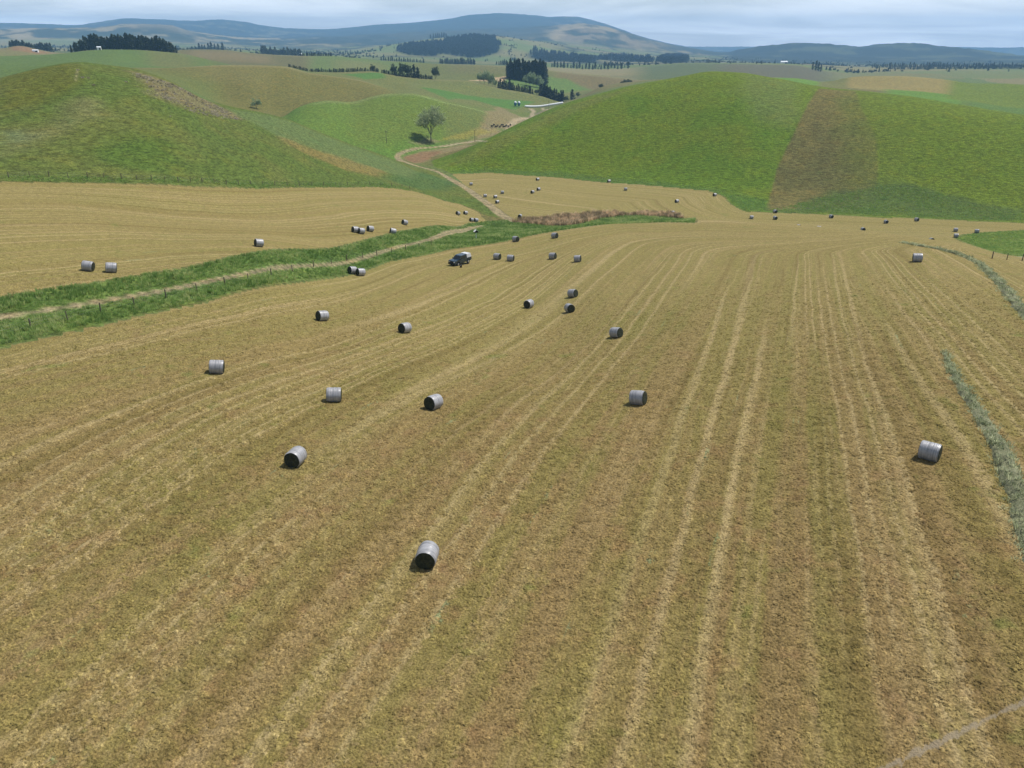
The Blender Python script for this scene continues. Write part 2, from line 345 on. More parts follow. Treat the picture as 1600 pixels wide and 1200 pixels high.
# far country first: pasture chequer, then mountains
CO[:] = lerp((.105, .135, .045), (.135, .125, .05), sm(-.12, .15, n_big))
cell = (np.floor((GX + 90 * n_far2) / 310) * 7 + np.floor((GY + 120 * n_far2) / 420) * 13)
cellr = hash2(cell, cell * 0 + 3, 5)
pal = np.array([(.12, .16, .055), (.15, .15, .065), (.19, .165, .08), (.10, .14, .045), (.165, .15, .085), (.13, .155, .06), (.075, .10, .04), (.21, .18, .10)])
CO = lerp(CO, pal[(cellr * 7.99).astype(int)], (sm(1150, 1500, RR) * 0.75))
woods = sm(.10, .14, n_far2 + .35 * n_far) * sm(2200, 3200, RR)
CO = lerp(CO, (.022, .034, .016), woods * (1 - sm(6000, 7000, RR) * .5))
mount = lerp((.24, .20, .12), (.030, .042, .020), sm(-.10, .02, .6 * n_far + .5 * n_far2 + .4 * n_far3))
CO = lerp(CO, mount, sm(5200, 6200, RR))
CO = lerp(CO, lerp((.020, .030, .018), (.11, .11, .06), sm(.08, .16, .6 * n_far2 + .4 * n_far + .5 * n_far3)), sm(7600, 8600, RR))
hx_ = np.abs(((GX + 90 * n_far2) / 310 + .5) % 1 - .5) * 310; hy_ = np.abs(((GY + 120 * n_far2) / 420 + .5) % 1 - .5) * 420
HEDGEROW = np.minimum(hx_, hy_)
CO = lerp(CO, (.03, .042, .02), (1 - sm(10, 24, HEDGEROW)) * sm(-.02, .06, n_far) * sm(2000, 2400, RR) * (1 - sm(5200, 5800, RR)) * .85)
ZONE[(RR > 1500)] = 7
ZONE[(RR > 5600)] = 8

def paint(P, col, soft=1.0, rag=0.0, ragn=None, amt=1.0, rng=(0, 1e9), zone=None):
    global CO
    s = sdf(P, GX, GY, 40.0 + soft * 2)
    if rag: s = s + rag * (n_mid if ragn is None else ragn)
    f = np.clip(s / soft + .5, 0, 1) * amt * ((RR >= rng[0]) & (RR <= rng[1]))
    CO = lerp(CO, col, f)
    if zone is not None: ZONE[f > .5] = zone
    return f
def stroke(P, w, col, soft=.5, amt=1.0, zone=None, rag=0.0, closed=False):
    global CO
    d = np.full(SH, 1e6)
    lo, hi = P.min(0) - 20, P.max(0) + 20
    m = (GX > lo[0]) & (GX < hi[0]) & (GY > lo[1]) & (GY < hi[1])
    d[m] = seg_dist(P, GX[m], GY[m])
    f = np.clip((w / 2 - d + rag * n_sm) / soft + .5, 0, 1) * amt
    CO = lerp(CO, col, f)
    if zone is not None: ZONE[f > .5] = zone
    return d

# far patches: tan face and forest on the central mountain, forest hill to the right
azd = np.degrees(AA)
def azpx(px): return math.degrees(float(ray(px, 60)[0]))
fh = sm(azpx(1128), azpx(1150), azd) * sm(4100, 4600, RR)
CO = lerp(CO, lerp((.018, .028, .014), (.06, .075, .036), sm(.05, .13, .6 * n_far2 - .3 * n_far + .5 * n_far3)), fh)
tanf = sm(-.2, .02, -n_far3 - .3 * n_far2) * sm(azpx(850), azpx(885), azd) * (1 - sm(azpx(1000), azpx(1080), azd)) * sm(5600, 6000, RR) * (1 - sm(7500, 7800, RR)) * sm(-.25, -.05, n_far2)
CO = lerp(CO, (.30, .23, .14), tanf * .55)
midf = sm(azpx(470), azpx(520), azd) * (1 - sm(azpx(840), azpx(870), azd)) * sm(5800, 6200, RR)
CO = lerp(CO, (.025, .037, .018), midf * .9)
tl = sm(azpx(195), azpx(215), azd) * (1 - sm(azpx(285), azpx(320), azd)) * sm(6300, 6800, RR) * (1 - sm(7300, 7600, RR))
CO = lerp(CO, (.25, .20, .13), tl * .5)
# big forest block and pasture hill in the middle distance
hillp = sm(azpx(500), azpx(560), azd) * (1 - sm(azpx(850), azpx(900), azd)) * sm(3000, 3400, RR) * (1 - sm(4700, 5000, RR))
CO = lerp(CO, lerp((.12, .16, .055), (.17, .16, .075), sm(-.1, .1, n_far2)), hillp)
FOREST_A = lookp([(620, 80), (632, 71), (680, 68), (700, 63), (738, 57.5), (772, 60), (783, 72), (776, 83), (745, 91), (712, 87), (690, 84), (676, 88), (640, 86)], 16.9, 19.3)
FOREST_B = lookp([(1026, 96), (1034, 90), (1060, 87.5), (1076, 91), (1074, 97.5), (1046, 98.5)], 16.9, 19.3)
FOREST_C = lookp([(828, 86), (834, 76), (850, 83), (890, 88), (935, 94), (930, 99), (880, 96), (850, 97)], 16.9, 19.3)
FOREST_D = lookp([(930, 92), (960, 88.5), (1015, 91), (1020, 97), (975, 97)], 16.9, 19.3)
for P in (FOREST_A, FOREST_B, FOREST_C, FOREST_D):
    paint(P, (.022, .034, .016), 40, 60, n_far2, zone=7)

# hills of the middle distance
def band(px0, px1, l0, l1, col, soft=.25, azs=1.2, amt=1.0):
    global CO
    f = sm(azpx(px0) - azs, azpx(px0) + azs, azd) * (1 - sm(azpx(px1) - azs, azpx(px1) + azs, azd)) * sm(l0 - soft, l0 + soft, LC) * (1 - sm(l1 - soft, l1 + soft, LC)) * amt
    CO = lerp(CO, col, f)
K = .04
band(-500, 330, 7.5, 13.1, (.092, .140, .042), soft=K)                  # green ridge on the left
band(225, 300, 12.0, 13.1, (.120, .135, .050), soft=K, azs=.8)
band(195, 640, 9.6, 11.06, (.130, .124, .040), soft=K, azs=.6)         # brown hill
band(200, 330, 9.2, 10.6, (.105, .135, .040), soft=.4, azs=1.0, amt=.7)
band(300, 420, 10.5, 11.06, (.150, .140, .052), soft=.12, azs=1.0, amt=.7)
band(425, 770, 7.8, 9.08, (.092, .165, .030), soft=K, azs=.8)          # green mound
band(540, 720, 8.25, 8.95, (.120, .142, .034), soft=.12, azs=1.0, amt=.5)
band(455, 560, 8.3, 9.0, (.112, .148, .032), soft=.2, azs=.7, amt=.4)
band(606, 900, 9.1, 13.07, (.125, .140, .050), soft=K, azs=.6)         # slope under the hedge
band(640, 780, 11.5, 12.7, (.125, .145, .050), soft=.3, azs=.8, amt=.7)
band(480, 640, 11.1, 13.07, (.128, .140, .048), soft=K, azs=.5)
band(270, 480, 13.3, 15.06, (.112, .108, .048), soft=K, azs=.7)
band(330, 480, 11.06, 13.2, (.095, .125, .042), soft=K, azs=.6)
band(290, 420, 14.3, 14.8, (.165, .135, .075), soft=.15, azs=.8, amt=.8)
band(270, 400, 14.93, 15.06, (.120, .140, .055), soft=.03, azs=.8)
band(480, 640, 13.2, 15.06, (.105, .145, .048), soft=K, azs=.6)
band(520, 600, 14.2, 14.7, (.150, .155, .065), soft=.15, azs=.8, amt=.7)
band(640, 1010, 13.2, 15.06, (.118, .132, .048), soft=K, azs=.6)
band(700, 860, 14.45, 15.06, (.125, .128, .058), soft=.1, azs=.7)
band(870, 1010, 14.1, 15.06, (.150, .120, .068), soft=.1, azs=.5, amt=.8)
band(1000, 1300, 15.2, 17.05, (.085, .108, .048), soft=K)
band(1130, 1300, 16.0, 17.05, (.105, .095, .062), soft=.1, amt=.8)
# fields to the right beyond the near hill
band(1215, 1300, 11.8, 13.06, (.11, .20, .03), azs=.4, soft=K)
band(1333, 1510, 11.6, 13.06, (.215, .180, .072), azs=.4, soft=K)
band(1290, 1333, 11.6, 13.06, (.135, .140, .050), azs=.3, soft=K)
band(1400, 1530, 10.6, 11.9, (.100, .185, .030), azs=.6, soft=.08)
band(1500, 2100, 11.4, 13.06, (.112, .155, .024), azs=.6, soft=K)
band(1530, 2100, 10.4, 11.5, (.090, .150, .034), azs=.6, soft=.08)
# dry pale grass along the crests
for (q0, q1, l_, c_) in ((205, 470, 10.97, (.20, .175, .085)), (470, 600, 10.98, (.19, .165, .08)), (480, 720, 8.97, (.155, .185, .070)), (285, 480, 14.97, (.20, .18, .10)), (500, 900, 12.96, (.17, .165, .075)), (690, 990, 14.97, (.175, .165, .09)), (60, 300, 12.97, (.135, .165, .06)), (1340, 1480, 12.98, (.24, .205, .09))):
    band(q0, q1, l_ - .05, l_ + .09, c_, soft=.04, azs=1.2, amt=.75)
band(690, 900, 7.8, 10.3, (.115, .145, .045), azs=.6)
paint(lookp([(655, 155), (700, 162), (760, 176), (815, 186), (835, 182), (800, 171), (755, 160), (735, 155), (700, 155)], 9, 12), (.075, .155, .035), 6, 6)
paint(lookp([(533, 116), (600, 115), (602, 122), (570, 124)], 11, 13.3), (.075, .155, .035), 6)
paint(lookp([(780, 128), (800, 119), (820, 117), (880, 122), (925, 141), (880, 146), (820, 138)], 13, 14.9), (.105, .165, .05), 12, 10)
paint(lookp([(728, 125.5), (745, 125), (775, 121), (795, 119), (785, 128), (750, 127)], 12.5, 15), (.36, .27, .18), 3)
paint(lookp([(16, 74), (30, 72), (58, 78), (88, 83), (60, 84), (20, 80)], 14.5, 15.2), (.20, .13, .075), 6)
stroke(lookp([(662, 151.5), (690, 159.5), (733, 168.5), (760, 176)], 8.5, 9.5), 3.0, (.19, .25, .10), 3)
# near hills
hl = (RR < crestR + 40) & (AA < AZ[0] + 9)
LEFT = C([left_top[::-1], lookp([(755, 335), (795, 342)], 3, 7), lookp([(740, 306), (700, 280), (665, 265), (640, 260)], 4.5, 7.2),
          [at(p, d) for p, d in ((640, 7.5), (600, 7.5), (540, 7.5), (439, 7.5), (354, 7.5), (209, 7.6), (0, 7.6), (-300, 7.6), (-520, 7.6), (-520, 6.5))]])
LEFT = C([[at(-520, 6)], LEFT])
fL = paint(LEFT, (.095, .125, .032), 1.2, .6, n_sm, zone=5)
mL = fL > .4
hil = np.clip((RR - 195) / 95, 0, 1)
CO[mL] = lerp(CO, lerp((.108, .126, .034), (.080, .118, .026), sm(-.16, .16, n_mid + .6 * n_big)), np.full(SH, .75))[mL]
paint(lookp([(120, 230), (170, 205), (260, 215), (300, 240), (260, 262), (170, 262)], 5.3, 7.0), (.070, .115, .022), 12, 14, amt=.85)
paint(lookp([(300, 215), (350, 205), (400, 225), (380, 245), (320, 240)], 5.3, 7.0), (.080, .115, .028), 9, 14, amt=.7)
paint(lookp([(0, 200), (70, 195), (130, 160), (190, 185), (120, 205), (60, 225), (0, 245)], 5.3, 7.0), (.155, .155, .07), 10, 18, amt=.8)
paint(lookp([(0, 205), (30, 200), (50, 215), (20, 225), (0, 225)], 5.3, 7.0), (.11, .15, .08), 6, 10, amt=.7)
paint(lookp([(0, 118), (110, 100), (125, 105), (112, 135), (60, 165), (0, 175)], 5.3, 7.0), (.105, .115, .022), 5, 8, amt=.8)
paint(lookp([(205, 112), (262, 127), (320, 155), (385, 186), (350, 182), (290, 168), (240, 148)], 5.3, 7.0), (.17, .145, .085), 5, 12, amt=.8)
paint(lookp([(360, 170), (439, 186), (540, 225), (630, 258), (700, 288), (780, 338), (735, 322), (640, 280), (560, 257), (439, 216), (380, 185)], 5.3, 7.0), (.102, .142, .052), 4, 5)
paint(lookp([(440, 216), (545, 250), (600, 268), (590, 276), (520, 256), (440, 224)], 5.3, 7.0), (.185, .145, .055), 4, 10, amt=.8)
paint(lookp([(600, 280), (680, 300), (752, 333), (795, 342), (764, 318), (700, 284), (660, 268)], 5.3, 7.0), (.060, .110, .034), 5, 5, amt=.8)
paint(lookp([(0, 276), (200, 280), (400, 288), (560, 287), (640, 293), (640, 299), (560, 293), (400, 294), (200, 287), (0, 284)], 5.3, 7.0), (.08, .115, .03), 2.5, 2, amt=.8)
stroke(lookp([(122, 108), (120, 116), (118, 126)], 5.3, 7.0), .35, (.36, .33, .21), .6, amt=.7)
RIGHT = C([lookp([(680, 262), (700, 268)], 6, 7.5), far_edge, [at(2000, 6.2), at(2000, 7.4)] + [at(p, 7.4) for p in (1600, 1400, 1250, 1120, 1030, 950, 880, 830, 780, 740, 700, 670)]])
fR = paint(RIGHT, (.090, .150, .016), 1.0, .5, n_sm, zone=6)
mR = fR > .4
CO[mR] = lerp(CO, lerp((.108, .146, .018), (.084, .138, .015), sm(-.12, .12, n_mid * .6 + n_big)), np.full(SH, .7))[mR]
paint(lookp([(690, 258), (740, 236), (800, 205), (880, 168), (950, 147), (1000, 136), (900, 175), (820, 215), (760, 245)], 5.3, 7.0), (.13, .14, .04), 6, 8, amt=.6)
paint(lookp([(1282, 138), (1330, 143), (1600, 184), (1600, 345), (1380, 338), (1372, 250), (1330, 190)], 5.3, 7.0), (.108, .152, .017), 8, 8, amt=.8)
paint(lookp([(1160, 118), (1240, 128), (1262, 160), (1235, 200), (1200, 190), (1150, 140)], 5.3, 7.0), (.12, .15, .055), 10, 16, amt=.5)
BROWN = lookp([(1281, 138), (1335, 142), (1345, 170), (1368, 215), (1372, 260), (1368, 318), (1300, 332), (1195, 329), (1215, 262), (1245, 200)], 5.3, 7.0)
fb = paint(BROWN, (.118, .104, .042), 1.5, 0, amt=.92)
mB = fb > .4
CO[mB] = lerp(CO, lerp((.138, .120, .044), (.092, .090, .034), sm(-.08, .16, n_mid + .7 * n_big)), np.full(SH, .7))[mB]
paint(lookp([(1340, 142), (1360, 150), (1400, 240), (1395, 310), (1362, 312), (1340, 215), (1322, 170)], 5.3, 7.0), (.108, .140, .024), 26, 16, amt=.85)
paint(lookp([(1200, 332), (1260, 310), (1370, 285), (1450, 292), (1520, 318), (1600, 330), (1600, 347), (1450, 340), (1300, 334)], 5.3, 7.0), (.068, .105, .030), 6, 14, amt=.85)
paint(lookp([(1130, 302), (1200, 312), (1205, 331), (1160, 328), (1142, 312)], 5.3, 7.0), (.062, .120, .022), 3, 4, amt=.8)
paint(lookp([(690, 266), (760, 262), (860, 268), (1000, 282), (1130, 298), (1120, 303), (950, 287), (860, 278), (760, 271)], 5.3, 7.0), (.070, .120, .030), 3, 3, amt=.7)
# valley floor by the farm track: dirt banks, yellow flowers
paint(lookp([(630, 246), (650, 236), (700, 230), (770, 212), (800, 196), (850, 184), (838, 192), (780, 214), (730, 230), (690, 240), (650, 256)], 7, 11), (.20, .165, .095), 4, 8, amt=.85)
paint(lookp([(632, 246), (655, 238), (690, 236), (668, 250), (645, 255)], 6.8, 9), (.20, .125, .075), 2, 3, amt=.9)
paint(lookp([(681, 221), (700, 213), (760, 202), (776, 203), (760, 208), (720, 217)], 7, 10), (.225, .20, .05), 3, 4, amt=.7)
paint(lookp([(760, 202), (800, 194), (850, 172), (890, 166), (870, 176), (820, 192), (790, 200)], 8, 12), (.19, .165, .115), 5, 8, amt=.8)
paint(lookp([(640, 222), (672, 215), (690, 221), (660, 228)], 7, 9), (.17, .15, .09), 3, 4, amt=.7)
# verge, mown fields, tracks
fV = paint(VERGE, (.080, .130, .032), .6, .5, n_sm, zone=3)
mV = fV > .3
CO[mV] = lerp(CO, lerp((.105, .150, .040), (.065, .115, .028), sm(-.1, .15, n_mid)), np.full(SH, .7))[mV]
paint(REEDS, (.20, .155, .090), 1.2, 2.0, n_sm, amt=.9)
HAY = np.maximum(sdf(HAY_A, GX, GY, 40), sdf(HAY_B, GX, GY, 40))
inA = sdf(HAY_A, GX, GY, 5) > sdf(HAY_B, GX, GY, 5)
fG = paint(GREEN_R, (.105, .155, .030), 1, 1.5, zone=9)
gr = sdf(GREEN_R, GX, GY, 40)
HAY = np.minimum(HAY, -gr)
ZONE[(HAY > 0) & inA] = 1; ZONE[(HAY > 0) & ~inA] = 2
dirt = (.27, .22, .145)
dA = stroke(TRACK_A, 1.45, dirt, .4, .95, 4, .6)
stroke(smooth_line(lookp([(668, 376), (690, 369), (715, 360.5), (738, 355.5)], 2, 6.5), 2), 2.9, dirt, .6, .9, 4, 1.2)
ctr = np.clip(1 - dA / .45, 0, 1); CO = lerp(CO, (.12, .135, .06), ctr * .6)
dB = stroke(TRACK_B, 3.6, dirt, .6, .97, 4, 1.0)
ctr = np.clip(1 - dB / .6, 0, 1); CO = lerp(CO, (.19, .165, .10), ctr * .6)
stroke(TRACK_C, 4.2, (.31, .26, .19), 1.0, .9, 4, 1.6)
stroke(TRACK_D, 1.6, (.26, .24, .16), .8, .8); stroke(TRACK_E, 3.0, (.33, .28, .21), 1.0, .8, 4); stroke(TRACK_F, 2.2, (.36, .32, .24), .6, .9, 4)
HAY = np.where(ZONE == 4, np.minimum(HAY, -1), HAY)

# rows follow the edge the mower went round: distance to that edge
top_edge = lookp([(1085, 348), (1150, 348.5), (1200, 351), (1300, 357), (1400, 368)], 3, 4.4) + np.array([0, 4.0])
top_edge = top_edge[:4]
dl = seg_dist(C([[main_edge[0] + (main_edge[0] - main_edge[1]) * 3], main_edge, top_edge]), GX, GY)
s0 = GX * math.cos(R(20.5)) - GY * math.sin(R(20.5))
s0 = s0 + np.maximum(s0, 0) * .007 * (GY - 60)
wr = sm(6, 40, dl)
S_main = (dl - 69) * (1 - wr) + s0 * wr + 100
beyond = RR > LD[:, 4][:, None] + 6
S_far = seg_dist(far_edge, GX, GY) + 200
S_left = seg_dist(left_top, GX, GY) + 400
cw = sm(0, 22, RR - LD[:, 4][:, None] - 4) * (AA > float(ray(900, 350)[0]))
S = np.where(inA, S_main * (1 - cw) + S_far * cw, S_left)
farfield = inA & (dl > 0) & (LC > 4.5) & (AA < float(ray(1100, 350)[0]))
S = np.where(farfield, S_far, S)
T = np.where(inA & ~farfield, GX * math.sin(R(22)) + GY * math.cos(R(22)), GX)
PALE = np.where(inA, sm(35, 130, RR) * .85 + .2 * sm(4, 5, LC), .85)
PD = np.full(SH, 50.0); lo, hi = PATH.min(0) - 4, PATH.max(0) + 4
m = (GX > lo[0]) & (GX < hi[0]) & (GY > lo[1]) & (GY < hi[1]); PD[m] = seg_dist(PATH, GX[m], GY[m])
pdv = PATH[-1] - PATH[0]; PD = PD * np.sign((GX - PATH[0][0]) * pdv[1] - (GY - PATH[0][1]) * pdv[0] + 1e-9)

# ------------------------------------------------------------------ node helpers
def nodes_of(name):
    m = bpy.data.materials.new(name); m.use_nodes = True
    m.node_tree.nodes.clear()
    return m, NB(m.node_tree)
class NB:
    def __init__(s, tree): s.t = tree; s.n = tree.nodes; s.l = tree.links
    def put(s, sock, v):
        if v is None: return
        if hasattr(v, 'is_output'): s.l.new(v, sock)
        elif isinstance(v, (tuple, list)) and sock.type == 'RGBA' and len(v) == 3: sock.default_value = (*v, 1)
        else: sock.default_value = v
    def new(s, typ, **kw):
        n = s.n.new(typ)
        for k, v in kw.items(): setattr(n, k, v)
        return n
    def math(s, op, a, b=None, c=None, clamp=False):
        n = s.new('ShaderNodeMath', operation=op, use_clamp=clamp)
        for i, v in enumerate((a, b, c)): s.put(n.inputs[i], v)
        return n.outputs[0]
    def mix(s, f, a, b, blend='MIX'):
        n = s.new('ShaderNodeMix', data_type='RGBA', blend_type=blend)
        s.put(n.inputs[0], f); s.put(n.inputs[6], a); s.put(n.inputs[7], b)
        return n.outputs[2]
    def rng(s, v, a, b, c=0.0, d=1.0, smooth=True):
        n = s.new('ShaderNodeMapRange', interpolation_type='SMOOTHSTEP' if smooth else 'LINEAR')
        s.put(n.inputs[0], v)
        for i, q in enumerate((a, b, c, d)): s.put(n.inputs[i + 1], q)
        return n.outputs[0]
    def noise(s, vec, scale, detail=3, rough=.55, dims='3D', dist=0.0, w=None):
        n = s.new('ShaderNodeTexNoise', noise_dimensions=dims)
        s.put(n.inputs['Vector'], vec); n.inputs['Scale'].default_value = scale; n.inputs['Detail'].default_value = detail
        n.inputs['Roughness'].default_value = rough; n.inputs['Distortion'].default_value = dist
        return n.outputs['Fac']
    def vec(s, x, y, z=0.0):
        n = s.new('ShaderNodeCombineXYZ')
        for i, v in enumerate((x, y, z)): s.put(n.inputs[i], v)
        return n.outputs[0]
    def attr(s, name, out='Fac', typ='GEOMETRY'):
        n = s.new('ShaderNodeAttribute', attribute_name=name, attribute_type=typ); return n.outputs[out]
    def pos(s): return s.new('ShaderNodeNewGeometry').outputs['Position']
    def bsdf(s, col, rough=.9, normal=None, spec=.2, **kw):
        n = s.new('ShaderNodeBsdfPrincipled'); s.put(n.inputs['Base Color'], col); s.put(n.inputs['Roughness'], rough)
        n.inputs['Specular IOR Level'].default_value = spec
        if normal is not None: s.put(n.inputs['Normal'], normal)
        for k, v in kw.items(): s.put(n.inputs[k], v)
        return n
    def upnormal(s, k):
        # thin blades scatter light like the sward they make up: normals lean upwards
        g = s.new('ShaderNodeNewGeometry')
        a = s.new('ShaderNodeVectorMath', operation='SCALE'); s.l.new(g.outputs['Normal'], a.inputs[0]); a.inputs['Scale'].default_value = k
        c = s.new('ShaderNodeVectorMath', operation='ADD'); s.l.new(a.outputs[0], c.inputs[0]); c.inputs[1].default_value = (0, 0, 1)
        d = s.new('ShaderNodeVectorMath', operation='NORMALIZE'); s.l.new(c.outputs[0], d.inputs[0])
        return d.outputs[0]
    def out(s, sh):
        o = s.new('ShaderNodeOutputMaterial'); s.l.new(sh, o.inputs[0])
    def bump(s, h, dist, strength=1.0):
        n = s.new('ShaderNodeBump'); s.put(n.inputs['Height'], h); n.inputs['Distance'].default_value = dist; n.inputs['Strength'].default_value = strength
        return n.outputs[0]

def simple_mat(name, col, rough=.6, spec=.3, var=.15, scale=6.0, metallic=0.0, bump=0.0):
    m, b = nodes_of(name)
    co = b.new('ShaderNodeTexCoord').outputs['Object']
    n = b.noise(co, scale, 4)
    dark = tuple(c * (1 - var) for c in col); lite = tuple(min(1, c * (1 + var)) for c in col)
    c = b.mix(n, dark, lite)
    nm = b.bump(n, bump) if bump else None
    s = b.bsdf(c, rough, nm, spec, Metallic=metallic)
    b.out(s.outputs[0]); return m

# ------------------------------------------------------------------ colour of mown hay stubble (shared by sheet and tufts)
hg = bpy.data.node_groups.new("hay_colour", 'ShaderNodeTree')
for nm in ('S', 'T', 'Pale'): hg.interface.new_socket(nm, in_out='INPUT', socket_type='NodeSocketFloat')
hg.interface.new_socket('Color', in_out='OUTPUT', socket_type='NodeSocketColor')
hg.interface.new_socket('Height', in_out='OUTPUT', socket_type='NodeSocketFloat')
b = NB(hg)
gi = b.new('NodeGroupInput'); go = b.new('NodeGroupOutput')
Sx, Tx, Px = gi.outputs[0], gi.outputs[1], gi.outputs[2]
pos = b.pos()
wob = b.math('MULTIPLY', b.math('SUBTRACT', b.noise(pos, .07, 2), .5), 1.1)
Sw = b.math('ADD', Sx, wob)
row_a = b.noise(b.vec(b.math('MULTIPLY', Sw, .42), b.math('MULTIPLY', Tx, .007)), 1.0, 3, .6, '2D')
row_b = b.noise(b.vec(b.math('MULTIPLY', Sw, .72), b.math('MULTIPLY', Tx, .010)), 1.0, 3, .6, '2D')
row_c = b.noise(b.vec(b.math('MULTIPLY', Sw, 2.2), b.math('MULTIPLY', Tx, .03)), 1.0, 2, .6, '2D')
patch = b.noise(pos, .055, 4, .6)
patch2 = b.noise(pos, .35, 4, .6)
fine = b.noise(pos, 7.5, 3, .65)
fine2 = b.noise(pos, 1.6, 3, .6)
base = b.mix(b.rng(row_a, .36, .64), (.205, .146, .066), (.188, .152, .056))
base = b.mix(b.rng(patch2, .52, .72, 0, .5), base, (.215, .128, .068))
base = b.mix(b.math('MULTIPLY', b.rng(patch, .50, .68, 0, .6), b.rng(row_a, .34, .60, .25, 1)), base, (.138, .129, .035))
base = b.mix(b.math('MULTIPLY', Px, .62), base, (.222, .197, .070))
# pale lines of dropped straw, wheel pairs
base = b.mix(b.rng(row_b, .56, .72, 0, .45), base, (.300, .228, .115))
jit = b.math('MULTIPLY', b.noise(b.vec(b.math('MULTIPLY', Sw, .085), b.math('MULTIPLY', Tx, .002)), 1.0, 1, .5, '2D'), 14.0)
ph = b.math('PINGPONG', b.math('ADD', Sw, jit), 3.9)
wheel = b.math('ADD', b.rng(b.math('ABSOLUTE', b.math('SUBTRACT', ph, .7)), .10, .34, 1, 0), b.rng(b.math('ABSOLUTE', b.math('SUBTRACT', ph, 2.9)), .08, .36, 1, 0))
wheel = b.math('MULTIPLY', wheel, b.rng(b.noise(b.vec(b.math('MULTIPLY', Sw, .13), b.math('MULTIPLY', Tx, .008)), 1.0, 2, .5, '2D'), .42, .56))
base = b.mix(b.math('MULTIPLY', wheel, .50), base, (.345, .272, .145))
base = b.mix(b.rng(row_c, .58, .78, 0, .42), base, (.31, .24, .12))
dk = b.rng(row_b, .28, .45, .5, 0)
base = b.mix(dk, base, (.135, .098, .036))
# regrowth and left-over green cuttings
gpatch = b.noise(pos, .21, 3, .7)
base = b.mix(b.rng(gpatch, .62, .76, 0, .5), base, (.112, .150, .034))
gst = b.math('MULTIPLY', b.rng(b.noise(b.vec(b.math('MULTIPLY', Sw, 1.5), b.math('MULTIPLY', Tx, .085)), 1.0, 3, .6, '2D'), .69, .77), b.rng(patch2, .45, .6))
base = b.mix(b.math('MULTIPLY', gst, .6), base, (.17, .22, .12))
hg_f = b.rng(fine, .34, .66, .68, 1.32)
col = b.mix(1.0, base, b.vec(hg_f, hg_f, hg_f), 'MULTIPLY')
f2 = b.rng(fine2, .3, .7, .84, 1.16)
col = b.mix(1.0, col, b.vec(f2, f2, f2), 'MULTIPLY')
b.l.new(b.mix(1.0, col, (1.0, .99, .92), 'MULTIPLY'), go.inputs[0])
b.l.new(b.math('ADD', b.math('MULTIPLY', fine, .7), b.math('MULTIPLY', fine2, .5)), go.inputs[1])

# ------------------------------------------------------------------ ground materials
hm, b = nodes_of("mown_stubble")
g = b.new('ShaderNodeGroup'); g.node_tree = hg
for i, nm in enumerate(('s', 't', 'pale')): b.l.new(b.attr(nm), g.inputs[i])
pos = b.pos()
gn1 = b.noise(pos, .9, 3, .65)
c = b.mix(b.rng(b.math('ADD', b.attr('hay'), b.math('MULTIPLY', b.math('SUBTRACT', gn1, .5), 2.4)), -.1, .5), b.attr('Col', 'Color'), g.outputs[0])
pf = b.rng(b.math('ADD', b.math('ABSOLUTE', b.attr('path')), b.math('MULTIPLY', b.math('SUBTRACT', gn1, .5), .5)), .05, .20, .7, 0)
c = b.mix(pf, c, (.25, .21, .15))
b.out(b.bsdf(c, .95, b.bump(g.outputs[1], .22, .8), .1).outputs[0])

gm, b = nodes_of("grass_cover")
pos = b.pos()
colr = b.attr('Col', 'Color')
gn1 = b.noise(pos, 1.7, 4, .7); gn2 = b.noise(pos, .14, 4, .65)
sepp = b.new('ShaderNodeSeparateXYZ'); b.l.new(pos, sepp.inputs[0])
tuss = b.noise(b.vec(b.math('MULTIPLY', sepp.outputs[0], .45), b.math('MULTIPLY', sepp.outputs[1], .5), b.math('MULTIPLY', sepp.outputs[2], 2.4)), 1.0, 3, .7)
f = b.math('MULTIPLY', b.rng(gn1, .28, .72, .60, 1.40), b.rng(tuss, .3, .7, .62, 1.34))
gcol = b.mix(1.0, colr, b.vec(f, f, f), 'MULTIPLY')
warm = b.mix(1.0, gcol, (1.20, 1.03, .9), 'MULTIPLY')
gcol = b.mix(b.rng(gn2, .48, .72, 0, .8), gcol, warm)
cool = b.mix(1.0, gcol, (.78, .95, .92), 'MULTIPLY')
gcol = b.mix(b.rng(gn2, .42, .25, 0, .8), gcol, cool)
gcol = b.mix(1.0, gcol, (1.0, 1.0, .86), 'MULTIPLY')
sh = b.bsdf(gcol, .95, b.bump(b.math('ADD', tuss, gn1), .5, .9), .12)
b.out(sh.outputs[0])

# ------------------------------------------------------------------ ground sheets, cut along the zone borders
def mesh_from(name, verts, quads, mats, attrs=None, smooth=True, colors=None):
    me = bpy.data.meshes.new(name)
    nv, nf, k = len(verts), len(quads), quads.shape[1]
    me.vertices.add(nv); me.vertices.foreach_set('co', np.ascontiguousarray(verts, dtype=np.float32).ravel())
    me.loops.add(nf * k); me.loops.foreach_set('vertex_index', np.ascontiguousarray(quads, dtype=np.int32).ravel())
    me.polygons.add(nf); me.polygons.foreach_set('loop_start', np.arange(0, nf * k, k, dtype=np.int32))
    if smooth: me.polygons.foreach_set('use_smooth', np.ones(nf, bool))
    for nm, arr in (attrs or {}).items():
        at = me.attributes.new(nm, 'FLOAT', 'POINT'); at.data.foreach_set('value', np.ascontiguousarray(arr, dtype=np.float32))
    if colors is not None:
        at = me.attributes.new('Col', 'FLOAT_COLOR', 'POINT')
        at.data.foreach_set('color', np.concatenate([colors, np.ones((nv, 1))], 1).astype(np.float32).ravel())
    for m in (mats if isinstance(mats, (list, tuple)) else [mats]): me.materials.append(m)
    me.update(calc_edges=True)
    return me
def link(name, me, parent=None, loc=(0, 0, 0), rot=(0, 0, 0), scale=(1, 1, 1)):
    o = bpy.data.objects.new(name, me); COL.objects.link(o)
    o.location = loc; o.rotation_euler = rot; o.scale = scale
    if parent is not None: o.parent = parent
    return o

